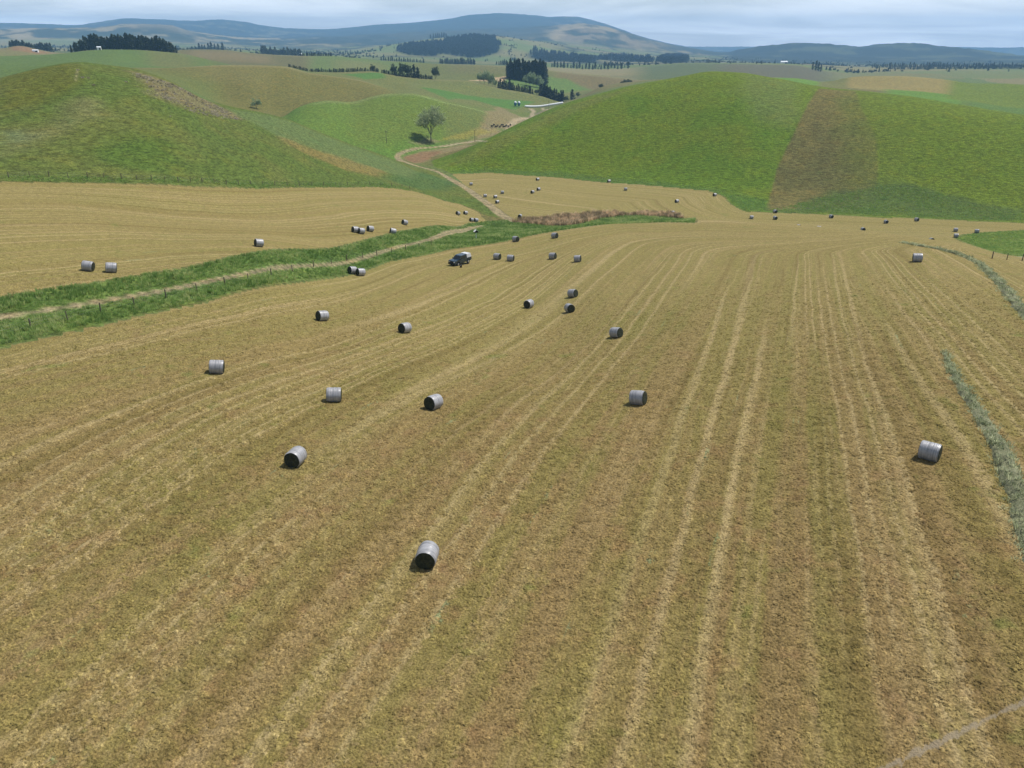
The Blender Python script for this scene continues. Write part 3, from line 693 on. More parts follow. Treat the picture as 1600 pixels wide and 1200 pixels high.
V = np.stack([GX, GY, ZG], -1).reshape(-1, 3)
ii, jj = np.meshgrid(np.arange(NA - 1), np.arange(NR - 1), indexing='ij')
q0 = ii * NR + jj
Q = np.stack([q0 + NR, q0 + NR + 1, q0 + 1, q0], -1).reshape(-1, 4)
zc = np.sort(np.stack([ZONE[:-1, :-1], ZONE[1:, :-1], ZONE[1:, 1:], ZONE[:-1, 1:]], -1).reshape(-1, 4), 1)[:, 2]
ATT = dict(hay=HAY.ravel(), s=S.ravel(), t=T.ravel(), pale=PALE.ravel(), path=PD.ravel())
COF = CO.reshape(-1, 3)
znames = {0: 'pasture', 1: 'hay_field', 2: 'hay_field', 3: 'grass_verge', 4: 'dirt_track', 5: 'grass_hill', 6: 'grass_hill', 7: 'plain', 8: 'mountains', 9: 'grass_field'}
for zid, nm in znames.items():
    f = Q[zc == zid]
    if not len(f): continue
    u, inv = np.unique(f.ravel(), return_inverse=True)
    me = mesh_from(nm, V[u], inv.reshape(-1, 4), hm if zid in (1, 2) else gm, {k: a[u] for k, a in ATT.items()}, True, COF[u])
    tag(link(nm, me), kind='structure')
# country behind and beside the camera, coarse
az2 = np.linspace(R(56), R(304), 60); r2 = np.concatenate([[0.5], seg(6, 14000, .12), [14500.]])
e0, e1 = ZG[-1], ZG[0]
w = (az2 - az2[0]) / (az2[-1] - az2[0])
z2 = np.array([np.interp(r2, RAD, e0 * (1 - t) + e1 * t) for t in w])
wv = sm(150, 600, r2)[None, :] * np.minimum(w, 1 - w)[:, None] * 4
A2, R2 = np.meshgrid(az2, r2, indexing='ij')
z2 = z2 + wv * fbm(np.sin(A2) * R2 / 300, np.cos(A2) * R2 / 300, 9, 3) * 30
n2 = len(r2)
V2 = np.stack([np.sin(A2) * R2, np.cos(A2) * R2, z2], -1).reshape(-1, 3)
i2, j2 = np.meshgrid(np.arange(len(az2) - 1), np.arange(n2 - 1), indexing='ij'); q2 = i2 * n2 + j2
me = mesh_from('ground', V2, np.stack([q2 + n2, q2 + n2 + 1, q2 + 1, q2], -1).reshape(-1, 4), gm,
               dict(hay=np.where(R2 < 120, 5., -5.).ravel(), s=V2[:, 0] * .93 - V2[:, 1] * .37 + 100, t=V2[:, 1], pale=np.full(len(V2), .3), path=np.full(len(V2), 50.)), True,
               np.tile((.11, .14, .045), (len(V2), 1)))
tag(link('ground', me), kind='structure')

# ------------------------------------------------------------------ scatter of ground cover
def scatter(name, pts, rotz, scl, attrs, templates, var, tilt=None):
    """plants too many to count: points carrying instanced clumps"""
    me = bpy.data.meshes.new(name)
    n = len(pts)
    me.vertices.add(n); me.vertices.foreach_set('co', np.ascontiguousarray(pts, np.float32).ravel())
    rv = np.zeros((n, 3), np.float32); rv[:, 2] = rotz
    if tilt is not None: rv[:, :2] = tilt
    at = me.attributes.new('rotv', 'FLOAT_VECTOR', 'POINT'); at.data.foreach_set('vector', rv.ravel())
    at = me.attributes.new('sclv', 'FLOAT_VECTOR', 'POINT'); at.data.foreach_set('vector', np.ascontiguousarray(scl, np.float32).ravel())
    at = me.attributes.new('var', 'INT', 'POINT'); at.data.foreach_set('value', np.ascontiguousarray(var, np.int32))
    for k, a in attrs.items():
        at = me.attributes.new(k, 'FLOAT', 'POINT'); at.data.foreach_set('value', np.ascontiguousarray(a, np.float32))
    o = link(name, me)
    ng = bpy.data.node_groups.new(name + '_scatter', 'GeometryNodeTree')
    ng.interface.new_socket('Geometry', in_out='INPUT', socket_type='NodeSocketGeometry')
    ng.interface.new_socket('Geometry', in_out='OUTPUT', socket_type='NodeSocketGeometry')
    N, L = ng.nodes, ng.links
    gi, go = N.new('NodeGroupInput'), N.new('NodeGroupOutput')
    iop = N.new('GeometryNodeInstanceOnPoints')
    L.new(gi.outputs[0], iop.inputs['Points'])
    g2i = N.new('GeometryNodeGeometryToInstance')
    for t in reversed(templates):
        oi = N.new('GeometryNodeObjectInfo'); oi.inputs['Object'].default_value = t; oi.inputs['As Instance'].default_value = False
        L.new(oi.outputs['Geometry'], g2i.inputs[0])
    L.new(g2i.outputs[0], iop.inputs['Instance'])
    if len(templates) > 1:
        join = N.new('GeometryNodeJoinGeometry')
        N.remove(g2i)
        for t in templates:
            oi = N.new('GeometryNodeObjectInfo'); oi.inputs['Object'].default_value = t; oi.inputs['As Instance'].default_value = True
            L.new(oi.outputs['Geometry'], join.inputs[0])
        L.new(join.outputs[0], iop.inputs['Instance'])
        iop.inputs['Pick Instance'].default_value = True
        na = N.new('GeometryNodeInputNamedAttribute'); na.data_type = 'INT'; na.inputs[0].default_value = 'var'
        L.new(na.outputs[0], iop.inputs['Instance Index'])
    na = N.new('GeometryNodeInputNamedAttribute'); na.data_type = 'FLOAT_VECTOR'; na.inputs[0].default_value = 'rotv'
    e2r = N.new('FunctionNodeEulerToRotation'); L.new(na.outputs[0], e2r.inputs[0]); L.new(e2r.outputs[0], iop.inputs['Rotation'])
    na = N.new('GeometryNodeInputNamedAttribute'); na.data_type = 'FLOAT_VECTOR'; na.inputs[0].default_value = 'sclv'
    L.new(na.outputs[0], iop.inputs['Scale'])
    L.new(iop.outputs[0], go.inputs[0])
    md = o.modifiers.new('scatter', 'NODES'); md.node_group = ng
    return o

def blade_clump(name, mat, n, h, spread, w, lean, seed, hvar=.4):
    r = random.Random(seed)
    v, f = [], []
    for i in range(n):
        a, rr = r.uniform(0, 6.283), spread * math.sqrt(r.random())
        x, y = math.cos(a) * rr, math.sin(a) * rr
        d = r.uniform(0, 6.283); hh = h * (1 - hvar * r.random()); ln = lean * r.random()
        la = a + r.uniform(-.8, .8)
        tx, ty = x + math.cos(la) * ln * hh, y + math.sin(la) * ln * hh
        wx, wy = math.cos(d) * w / 2, math.sin(d) * w / 2
        k = len(v)
        mx, my = x + (tx - x) * .35, y + (ty - y) * .35
        v += [(x - wx, y - wy, -.03), (x + wx, y + wy, -.03), (mx + wx * .9, my + wy * .9, hh * .6), (mx - wx * .9, my - wy * .9, hh * .6), (tx, ty, hh)]
        f += [(k, k + 1, k + 2), (k, k + 2, k + 3), (k + 3, k + 2, k + 4)]
    me = bpy.data.meshes.new(name); me.from_pydata(v, [], f); me.materials.append(mat)
    return bpy.data.objects.new(name, me)

# stubble tufts take the colour of the sheet they stand on
tm, b = nodes_of("stubble_tuft")
g = b.new('ShaderNodeGroup'); g.node_tree = hg
for i, nm in enumerate(('s', 't', 'pale')): b.l.new(b.attr(nm, typ='INSTANCER'), g.inputs[i])
cv = b.attr('cv', typ='INSTANCER')
k = b.rng(cv, 0, 1, .85, 1.3, False)
c = b.mix(1.0, g.outputs[0], b.vec(k, k, b.math('MULTIPLY', k, .95)), 'MULTIPLY')
b.out(b.bsdf(c, .9, None, .1).outputs[0])
def grass_mat(name, c1, c2, c3):
    m, b = nodes_of(name)
    cv = b.attr('cv', typ='INSTANCER')
    c = b.mix(b.rng(cv, 0, .5, 0, 1, False), c1, c2); c = b.mix(b.rng(cv, .5, 1, 0, 1, False), c, c3)
    s1 = b.bsdf(c, .8, None, .15)
    tr = b.new('ShaderNodeBsdfTranslucent'); b.put(tr.inputs[0], c)
    mx = b.new('ShaderNodeAddShader')
    b.l.new(s1.outputs[0], mx.inputs[0]); b.l.new(tr.outputs[0], mx.inputs[1]); b.out(mx.outputs[0])
    return m
def grid_lookup(A, x, y):
    i = np.clip(np.round((np.arctan2(x, y) - AZ[0]) / AZ_STEP).astype(int), 0, NA - 1)
    j = np.clip(np.searchsorted(RAD, np.hypot(x, y)), 0, NR - 1)
    return A[i, j]
def rand_polar(n, az0, az1, r0, r1):
    a = RNG.uniform(az0, az1, n); r = np.sqrt(RNG.uniform(r0 * r0, r1 * r1, n))
    return np.sin(a) * r, np.cos(a) * r
def rand_poly(P, dens):
    lo, hi = P.min(0), P.max(0); n = int((hi[0] - lo[0]) * (hi[1] - lo[1]) * dens)
    x, y = RNG.uniform(lo[0], hi[0], n), RNG.uniform(lo[1], hi[1], n)
    m = inside(P, x, y); return x[m], y[m]

def stubble_clump(seed):
    """low ragged cushion of cut stems with a few stems lying over it"""
    r = random.Random(seed); n = 9; v = [(0, 0, .075)]
    for k in range(n):
        t = 6.283 * k / n; v.append((math.cos(t) * .085 * r.uniform(.6, 1.3), math.sin(t) * .085 * r.uniform(.6, 1.3), .06 * r.uniform(.3, 1.25)))
    for k in range(n):
        t = 6.283 * (k + .5) / n; q = r.uniform(.75, 1.25); v.append((math.cos(t) * .17 * q, math.sin(t) * .17 * q, -.02))
    f = [(0, 1 + k, 1 + (k + 1) % n) for k in range(n)]
    for k in range(n):
        f += [(1 + k, 10 + k, 1 + (k + 1) % n), (10 + k, 10 + (k + 1) % n, 1 + (k + 1) % n)]
    for k in range(4):
        a = r.uniform(0, 6.283); x, y = r.uniform(-.1, .1), r.uniform(-.1, .1); L = r.uniform(.1, .2); i = len(v)
        dx, dy = math.cos(a) * L, math.sin(a) * L; wx, wy = -math.sin(a) * .016, math.cos(a) * .016
        v += [(x - wx, y - wy, .04), (x + wx, y + wy, .04), (x + dx + wx, y + dy + wy, .09), (x + dx - wx, y + dy - wy, .09)]; f.append((i, i + 1, i + 2, i + 3))
    me = bpy.data.meshes.new('stubble_clump'); me.from_pydata(v, [], f); me.materials.append(tm)
    return bpy.data.objects.new('stubble_clump', me)
tufts = [stubble_clump(40 + i) for i in range(4)]
x, y = rand_polar(520000, -R(52), R(52), 16, 125)
keep = RNG.random(len(x)) < np.clip(1.05 - np.hypot(x, y) / 118, .0, .75); x, y = x[keep], y[keep]
hv = grid_lookup(HAY, x, y); pd = np.full(len(x), 9.0); qm = np.hypot(x, y) < 75; pd[qm] = seg_dist(PATH, x[qm], y[qm])
# fewer tufts in hollows: clumpy growth
cl = fbm(x / .6, y / .6, 77, 3)
m = (hv > .3) & (pd > .18) & (cl > -.16 + .12 * RNG.standard_normal(len(x)))
x, y, cl = x[m], y[m], cl[m]
n = len(x); rr = np.hypot(x, y)
sz = RNG.uniform(.4, .95, n) * (1 + cl)
scatter('stubble', np.stack([x, y, zat(x, y)], 1), RNG.uniform(0, 6.28, n), np.stack([sz, sz, sz * RNG.uniform(.6, 1.15, n)], 1),
        dict(s=grid_lookup(S, x, y), t=grid_lookup(T, x, y), pale=grid_lookup(PALE, x, y), cv=RNG.random(n)), tufts, RNG.integers(0, 4, n))
tag(bpy.data.objects['stubble'], 'short dry stubble and cut grass ends covering the mown field', 'stubble', kind='stuff')

# tall grass of the verge
vm = grass_mat('verge_grass', (.070, .120, .028), (.145, .210, .058), (.260, .280, .115))
vcl = [blade_clump('tall_grass_clump', vm, 16, .75, .22, .055, .55, 60 + i) for i in range(3)]
x, y = rand_poly(VERGE, 4.2)
ta = np.minimum(seg_dist(TRACK_A, x, y), seg_dist(TRACK_B, x, y))
rd = sdf(REEDS, x, y, 10) + 1.5 * fbm(x / 3, y / 3, 5, 2)
m = (ta > .85 + .4 * RNG.random(len(x))) & (rd < .3)
x, y, ta = x[m], y[m], ta[m]; n = len(x)
hgt = RNG.uniform(.35, .85, n) * (1 + .9 * fbm(x / 6, y / 6, 15, 3)) * (.5 + .5 * sm(1.0, 3.5, ta))
scatter('verge_tall_grass', np.stack([x, y, zat(x, y)], 1), RNG.uniform(0, 6.28, n), np.stack([hgt * 1.15, hgt * 1.15, hgt], 1), dict(cv=np.clip(.42 + 1.3 * fbm(x / 5, y / 5, 25, 3) + .28 * RNG.standard_normal(n), 0, 1)), vcl, RNG.integers(0, 3, n))
tag(bpy.data.objects['verge_tall_grass'], 'tall lush green grass lining both sides of the dirt track', 'grass', kind='stuff')
# reeds
rm = grass_mat('reed', (.11, .090, .048), (.25, .19, .115), (.44, .34, .22))
rcl = [blade_clump('reed_clump', rm, 18, 1.7, .38, .07, .32, 80 + i, .4) for i in range(2)]
x, y = rand_poly(REEDS, 3.2); n = len(x)
hgt = RNG.uniform(.6, 1.15, n) * (1 + .8 * fbm(x / 5, y / 5, 18, 3))
scatter('dry_reeds', np.stack([x, y, zat(x, y)], 1), RNG.uniform(0, 6.28, n), np.stack([hgt, hgt, hgt], 1), dict(cv=np.clip(.45 + 1.2 * fbm(x / 3, y / 3, 26, 3) + .35 * RNG.standard_normal(n), 0, 1)), rcl, RNG.integers(0, 2, n))
tag(bpy.data.objects['dry_reeds'], 'bank of dry pinkish brown reeds where the track meets the verge', 'reeds', kind='stuff')
# rough grass at the feet of the hills and on the right-hand green field
rg = grass_mat('rough_grass', (.085, .150, .035), (.130, .190, .048), (.185, .215, .070))
gcl = [blade_clump('rough_grass_clump', rg, 12, .30, .3, .08, 1.0, 90 + i) for i in range(2)]
FOOT = lookp([(1190, 330), (1260, 312), (1370, 290), (1450, 294), (1520, 320), (1600, 333), (1600, 347), (1450, 340), (1300, 334)], 5.5, 7)
FOOT2 = lookp([(690, 266), (760, 262), (860, 268), (1000, 280), (1130, 296), (1200, 312), (1190, 331), (1160, 328), (1133, 306), (1110, 298), (950, 285), (860, 276), (760, 269)], 5.5, 7)
FOOT3 = lookp([(0, 274), (200, 278), (400, 286), (560, 285), (640, 291), (640, 298), (560, 292), (400, 293.5), (200, 286.5), (0, 283.5)], 5, 7)
px_, py_ = [], []
for P, d in ((FOOT, 2.2), (FOOT2, 1.6), (FOOT3, 2.2), (GREEN_R, 2.0)):
    x, y = rand_poly(P, d); px_.append(x); py_.append(y)
x, y = C(px_), C(py_); m = fbm(x / 6, y / 6, 44, 3) > -.14 + .1 * RNG.standard_normal(len(x)); x, y = x[m], y[m]; n = len(x)
hgt = RNG.uniform(.5, 1.3, n)
scatter('rough_grass', np.stack([x, y, zat(x, y)], 1), RNG.uniform(0, 6.28, n), np.stack([hgt, hgt, hgt], 1), dict(cv=np.clip(.45 + .8 * fbm(x / 8, y / 8, 27, 3) + .2 * RNG.standard_normal(n), 0, 1)), gcl, RNG.integers(0, 2, n))
tag(bpy.data.objects['rough_grass'], 'rough unmown grass along the feet of the hills', 'grass', kind='stuff')
# grey scrub on the left hill
gs = grass_mat('grey_scrub', (.13, .12, .08), (.21, .19, .14), (.31, .275, .22))
scl_ = [blade_clump('scrub_clump', gs, 22, .6, .45, .16, .6, 95 + i) for i in range(2)]
SCRUB = lookp([(212, 115), (262, 129), (320, 157), (380, 187), (350, 186), (290, 172), (240, 150), (215, 130)], 5.3, 7)
x, y = rand_poly(SCRUB, .8); m = fbm(x / 9, y / 9, 49, 3) > -.1; x, y = x[m], y[m]
ex, ey = rand_poly(lookp([(100, 110), (215, 112), (330, 180), (250, 190), (130, 170)], 5.3, 7), .012); x, y = C([x, ex]), C([y, ey]); n = len(x)
hgt = RNG.uniform(.3, .95, n)
scatter('hill_scrub', np.stack([x, y, zat(x, y)], 1), RNG.uniform(0, 6.28, n), np.stack([hgt, hgt, hgt * .9], 1), dict(cv=RNG.random(n)), scl_, RNG.integers(0, 2, n))
tag(bpy.data.objects['hill_scrub'], 'low grey scrub dotted over the shoulder of the left hill', 'scrub', kind='stuff')

# ------------------------------------------------------------------ windrows of raked hay
wm_, b = nodes_of('raked_hay')
pos = b.pos()
n1 = b.noise(pos, 2.2, 4, .7); n2 = b.noise(pos, 9, 3, .7)
c = b.mix(b.rng(n1, .3, .7), (.085, .100, .048), (.21, .22, .125))
c = b.mix(b.rng(n2, .35, .65, 0, .6), c, (.29, .28, .18))
b.out(b.bsdf(c, .9, b.bump(b.math('ADD', n1, n2), .12), .15).outputs[0])
wg = grass_mat('raked_hay_strands', (.085, .10, .052), (.18, .20, .115), (.31, .32, .20))
wcl = [blade_clump('hay_strand_clump', wg, 12, .26, .24, .045, 1.4, 110 + i) for i in range(2)]
def windrow(px_pts, wid, h, label, dmax=5):
    P = smooth_line(lookp(px_pts, 1, dmax), 2); P = densify(P, False, .3)
    n = len(P); tx = np.gradient(P[:, 0]); ty = np.gradient(P[:, 1]); L = np.hypot(tx, ty); nx, ny = ty / L, -tx / L
    s = np.linspace(0, 1, n); wl_ = np.interp(s, np.linspace(0, 1, len(wid)), wid); K = 9
    off = 0.5 * wl_ * fbm(s * n * .3 / 2.2, s * 0 + 1.5, 7, 3)
    verts = []
    for k in range(K):
        u = k / (K - 1) * 2 - 1
        ww = wl_ * (1 + .5 * fbm(np.arange(n) * .3 / .9, np.full(n, u * 2), 9, 3)) / 2
        x, y = P[:, 0] + nx * (u * ww + off), P[:, 1] + ny * (u * ww + off)
        prof = (1 - u * u) * h * (.85 + 2.6 * fbm(x / .8, y / .8, 13, 3)) * np.clip(wl_ / max(wid), .35, 1)
        verts.append(np.stack([x, y, zat(x, y) + np.maximum(prof, .0) - .03 * (abs(u) > .9)], 1))
    Vv = np.stack(verts, 1).reshape(-1, 3)
    i, k = np.meshgrid(np.arange(n - 1), np.arange(K - 1), indexing='ij'); q = i * K + k
    me = mesh_from('hay_windrow', Vv, np.stack([q, q + 1, q + K + 1, q + K], -1).reshape(-1, 4), wm_)
    o = link('hay_windrow', me); tag(o, label, 'windrow', 'raked windrows')
    pts = Vv[RNG.integers(0, len(Vv), int(n * .3 * 13))] + np.concatenate([RNG.normal(0, .18, (int(n * .3 * 13), 2)), np.zeros((int(n * .3 * 13), 1))], 1)
    return pts
pts = C([windrow([(1760, 1250), (1690, 1060), (1640, 930), (1610, 850), (1600, 800), (1580, 745), (1555, 688), (1525, 640), (1500, 602), (1484, 572), (1476, 552)], [1.4, 1.4, 1.5, 1.5, 1.4, 1.2, .8, .4], .42, 'broad grey-green windrow of raked hay at the right edge of the field', 3.9),
         windrow([(1800, 690), (1700, 590), (1640, 530), (1600, 490), (1575, 458), (1552, 432), (1530, 412), (1505, 400), (1470, 390), (1440, 385), (1410, 379)], [1.5, 1.5, 1.5, 1.4, 1.1, .7, .5], .45, 'grey-green windrow of raked hay curving over the brow beyond the last bale', 4.3)])
n = len(pts); sz = RNG.uniform(.6, 1.4, n)
scatter('loose_hay', pts, RNG.uniform(0, 6.28, n), np.stack([sz, sz, sz], 1), dict(cv=RNG.random(n)), wcl, RNG.integers(0, 2, n))
tag(bpy.data.objects['loose_hay'], 'loose strands of grey-green hay lying over the windrows', 'hay', kind='stuff')


# ------------------------------------------------------------------ mesh builder for things
class MB:
    def __init__(s): s.v = []; s.f = []; s.m = []; s.sm = []
    def add(s, v, f, m=0, smooth=False):
        k = len(s.v); s.v += [tuple(p) for p in v]; s.f += [tuple(i + k for i in q) for q in f]; s.m += [m] * len(f); s.sm += [smooth] * len(f)
    def box(s, x0, x1, y0, y1, z0, z1, m=0, top=None):
        """top = (x0,x1,y0,y1) of a tapered upper face"""
        a, b_, c, d = top or (x0, x1, y0, y1)
        s.add([(x0, y0, z0), (x1, y0, z0), (x1, y1, z0), (x0, y1, z0), (a, c, z1), (b_, c, z1), (b_, d, z1), (a, d, z1)],
              [(3, 2, 1, 0), (4, 5, 6, 7), (0, 1, 5, 4), (1, 2, 6, 5), (2, 3, 7, 6), (3, 0, 4, 7)], m)
    def tube(s, p, q, r0, r1, n=6, m=0, cap=True, smooth=True):
        p, q = Vector(p), Vector(q); d = (q - p).normalized()
        a = d.orthogonal().normalized(); c = d.cross(a)
        v = [p + (a * math.cos(t) + c * math.sin(t)) * r0 for t in [6.28318 * i / n for i in range(n)]] + [q + (a * math.cos(t) + c * math.sin(t)) * r1 for t in [6.28318 * i / n for i in range(n)]]
        f = [(i, (i + 1) % n, n + (i + 1) % n, n + i) for i in range(n)]
        s.add(v, f, m, smooth)
        if cap: s.add(v[n:], [tuple(range(n))], m); s.add(v[:n], [tuple(reversed(range(n)))], m)
    def lathe(s, prof, n=16, m=0, smooth=True, axis='z', center=(0, 0, 0)):
        v, f = [], []
        for (r, h) in prof:
            for i in range(n):
                t = 6.28318 * i / n
                p = (r * math.cos(t), r * math.sin(t), h)
                if axis == 'x': p = (h, r * math.cos(t), r * math.sin(t))
                if axis == 'y': p = (r * math.cos(t), h, r * math.sin(t))
                v.append(tuple(p[k] + center[k] for k in range(3)))
        for j in range(len(prof) - 1):
            for i in range(n):
                q = (j * n + i, j * n + (i + 1) % n, (j + 1) * n + (i + 1) % n, (j + 1) * n + i)
                f.append(q if axis == 'z' else q)
        s.add(v, f, m, smooth)
    def mesh(s, name, mats):
        me = bpy.data.meshes.new(name); me.from_pydata(s.v, [], s.f)
        for m in (mats if isinstance(mats, (list, tuple)) else [mats]): me.materials.append(m)
        me.polygons.foreach_set('material_index', s.m); me.polygons.foreach_set('use_smooth', s.sm)
        me.update(); return me
def empty(name, loc=(0, 0, 0), rz=0.0):
    o = bpy.data.objects.new(name, None); COL.objects.link(o); o.location = loc; o.rotation_euler = (0, 0, rz); o.empty_display_size = .5
    return o
def kids(o): return [c for c in COL.objects if c.parent == o]
def ground3(p, dz=0.0): return (float(p[0]), float(p[1]), float(zat(p[0], p[1])) + dz)

# ------------------------------------------------------------------ round bales
bw, b = nodes_of('bale_net_wrap')
tcn = b.new('ShaderNodeTexCoord'); ob = tcn.outputs['Object']
sx = b.new('ShaderNodeSeparateXYZ'); b.l.new(ob, sx.inputs[0])
oi = b.new('ShaderNodeObjectInfo')
xs = b.math('ADD', b.math('MULTIPLY', sx.outputs[0], 14.0), b.math('MULTIPLY', oi.outputs['Random'], 50))
rings = b.noise(b.vec(xs, b.math('MULTIPLY', sx.outputs[1], .5), b.math('MULTIPLY', sx.outputs[2], .5)), 1.0, 4, .7)
crk = b.noise(ob, 5.0, 4, .7)
c = b.mix(b.rng(rings, .3, .7), (.16, .165, .175), (.42, .415, .43))
c = b.mix(b.rng(crk, .5, .75, 0, .5), c, (.085, .09, .09))
b.out(b.bsdf(c, b.rng(crk, .3, .7, .32, .5), b.bump(rings, .02), .8).outputs[0])
be, b = nodes_of('bale_end')
ob = b.new('ShaderNodeTexCoord').outputs['Object']
n = b.noise(ob, 7.0, 4, .7)
c = b.mix(b.rng(n, .35, .7), (.014, .018, .011), (.048, .052, .026))
b.out(b.bsdf(c, .7, b.bump(n, .05), .2).outputs[0])
BD, BL = 1.30, 1.24
def bale_meshes(seed):
    r = random.Random(seed)
    mb = MB(); n, k = 40, 13; rad = BD / 2; v, f = [], []
    wob = [r.uniform(-.012, .012) for _ in range(k)]
    for j in range(k):
        x = -BL / 2 + BL * j / (k - 1)
        e = .035 if j in (0, k - 1) else .008 if j in (1, k - 2) else 0
        for i in range(n):
            t = 6.28318 * i / n
            rr = rad * (1 + .012 * math.sin(3 * t + seed) + .008 * math.sin(7 * t + 2 * seed)) + wob[j] - e
            zz = rad + rr * math.sin(t)
            if zz < .05: zz = .05 - .02 * (0.05 - zz)      # it sits flat
            v.append((x, rr * math.cos(t), zz - .06))
    for j in range(k - 1):
        for i in range(n): f.append((j * n + i, j * n + (i + 1) % n, (j + 1) * n + (i + 1) % n, (j + 1) * n + i))
    mb.add(v, [q[::-1] for q in f], 0, True)
    side = (v, [q[::-1] for q in f])
    ends = []
    for sgn in (-1, 1):
        vv, ff = [], []
        ring = v[:n] if sgn < 0 else v[-n:]
        for h, sc_ in ((0, 1.0), (.03, .9), (.045, .68), (.05, .4), (.035, .12)):
            for p in ring:
                q = 0.006 * math.sin(9 * h + 40 * sc_)
                vv.append((p[0] + sgn * (h + q * (sc_ < .95)), p[1] * sc_, (p[2] - rad + .06) * sc_ + rad - .06))
        for j in range(4):
            for i in range(n):
                q = (j * n + i, j * n + (i + 1) % n, (j + 1) * n + (i + 1) % n, (j + 1) * n + i)
                ff.append(q if sgn > 0 else q[::-1])
        last = tuple(4 * n + i for i in range(n)); ff.append(last if sgn > 0 else last[::-1])
        ends.append((vv, ff))
    m1 = mb.mesh('net_wrap', bw)
    em = []
    for vv, ff in ends:
        e_ = MB(); e_.add(vv, ff, 0, True); em.append(e_.mesh('end_face', be))
    one = MB(); one.add(*side, 0, True)
    for vv, ff in ends: one.add(vv, ff, 1, True)
    return m1, em, one.mesh('hay_bale', [bw, be])
BALES = [bale_meshes(s) for s in (3, 8, 15)]
# (sight line to the base, turn of the axis, label)
bl = [
 (668, 881, 76, 'nearest round bale in the photo, dark end facing the camera'),
 (463, 726, 60, 'round bale left of the nearest bale, dark end turned to the left'),
 (677, 639, 50, 'round bale straight beyond the nearest bale with its dark end facing front left'),
 (522, 627, -6, 'grey wrapped bale lying side-on, left of the bale beyond the nearest one'),
 (339, 583, -10, 'grey wrapped bale alone at the left of the near field, lying side-on'),
 (503, 501.5, 30, 'round bale alone in front of the left verge, dark end to the left'),
 (632, 520.5, 46, 'round bale right of the lone bale by the left verge, dark end facing the camera'),
 (550, 428.5, 36, 'left bale of the touching pair below the fence of the track'),
 (563, 431.5, 28, 'right bale of the touching pair below the fence of the track'),
 (404, 386, 20, 'single bale in the left field, between the far pair and the group of five'),
 (138, 423.5, -25, 'leftmost bale of all, at the left of a pair in the left field'),
 (174, 426, -4, 'second bale from the left edge, lying side-on beside the leftmost bale'),
 (554.5, 363.8, 32, 'left bale of the touching pair in the group of five in the left field'),
 (564, 366, 28, 'right bale of the touching pair in the group of five in the left field'),
 (578, 362.5, 32, 'bale just behind the touching pair in the left field'),
 (613, 366, 15, 'bale nearest the track among the group of five in the left field'),
 (631.5, 352, 32, 'farthest right bale of the group of five in the left field'),
 (715, 336.8, 40, 'left one of two bales near the tip of the left field'),
 (727, 336, 36, 'right one of two bales near the tip of the left field'),
 (736.5, 347, 42, 'left bale of the touching pair in the tip of the left field'),
 (743.5, 347.5, 36, 'right bale of the touching pair in the tip of the left field'),
 (736, 290.5, 5, 'far bale nearest the upper end of the winding track'),
 (758, 309, 10, 'leftmost bale of the four clustered right of the track'),
 (774, 310.5, 26, 'middle bale of the four clustered right of the track'),
 (777, 318.6, 42, 'nearest bale of the four clustered right of the track'),
 (785, 303.6, 6, 'farthest bale of the four clustered right of the track'),
 (832, 303, 52, 'left bale of a near pair in the middle of the far field'),
 (841.5, 298.6, 46, 'right bale of a near pair in the middle of the far field'),
 (840, 283, 36, 'bale at the foot of the right hill, above the pair in the far field'),
 (812.5, 341, 70, 'bale half hidden behind the left end of the brown reeds'),
 (951.5, 286, 32, 'bale at the upper edge of the far field, left of the middle'),
 (977.5, 298.6, 6, 'bale lying side-on in the far field below the edge of the green hill'),
 (1057.5, 317.5, 44, 'bale alone in the middle right of the far field'),
 (1116.5, 307.5, 44, 'bale by the rounded corner of the far field under the green hill'),
 (1050.5, 335.5, 10, 'bale of which only the top shows behind the brown reeds'),
 (1174, 343, 6, 'bale lying side-on at the left beyond the brow of the field'),
 (1211, 333.8, -50, 'upper of two bales in line at the foot of the brown strip'),
 (1211, 343.8, -52, 'lower of two bales in line at the foot of the brown strip'),
 (1298.5, 341.6, -46, 'bale below the brown strip of the right hill, beyond the brow'),
 (1348, 362, -60, 'bale just beyond the middle of the brow of the field'),
 (1384, 350, -52, 'bale beyond the brow, right of the brown strip'),
 (1432, 346.5, -36, 'bale against the far field edge under the right hill'),
 (1493, 362.8, 0, 'upper one of two stacked-looking bales left of the green patch'),
 (1493.5, 372, 4, 'lower one of two stacked-looking bales left of the green patch'),
 (1526, 365, -4, 'bale at the upper edge of the green patch on the far right'),
 (1455, 379, -66, 'bale just over the brow behind the raked windrow'),
 (1433, 409.8, 6, 'bale on the brow at the right, lying side-on by the windrow'),
 (1248, 357.2, -50, 'bale showing only its crown over the left middle of the brow'),
 (1279, 359.6, 0, 'bale lying side-on almost hidden behind the brow'),
 (1451, 717.5, -8, 'large grey bale lying side-on at the right of the near field'),
 (998, 632, -20, 'grey bale in the middle of the near field, right end turned to the camera'),
 (963.5, 528, -36, 'grey bale beyond the middle one, dark green end facing right'),
 (826, 481.5, 60, 'round bale with dark end facing front, left of two bales close together'),
 (890, 488.6, -66, 'nearer of two bales close together, dark end facing the camera'),
 (895.5, 465, -36, 'farther of two bales close together in the middle of the field'),
 (903, 409.8, -12, 'rightmost of the row of four bales right of the dark pickup'),
 (864, 405.5, -26, 'third of the row of four bales right of the dark pickup'),
 (777, 406.3, -30, 'first of the row of four bales, nearest the dark pickup'),
 (798, 408.8, -18, 'second of the row of four bales right of the dark pickup'),
 (806, 378.5, -44, 'bale at the edge of the tall verge grass, left of two'),
 (867, 373, -36, 'bale at the edge of the tall verge grass, right of two'),
]
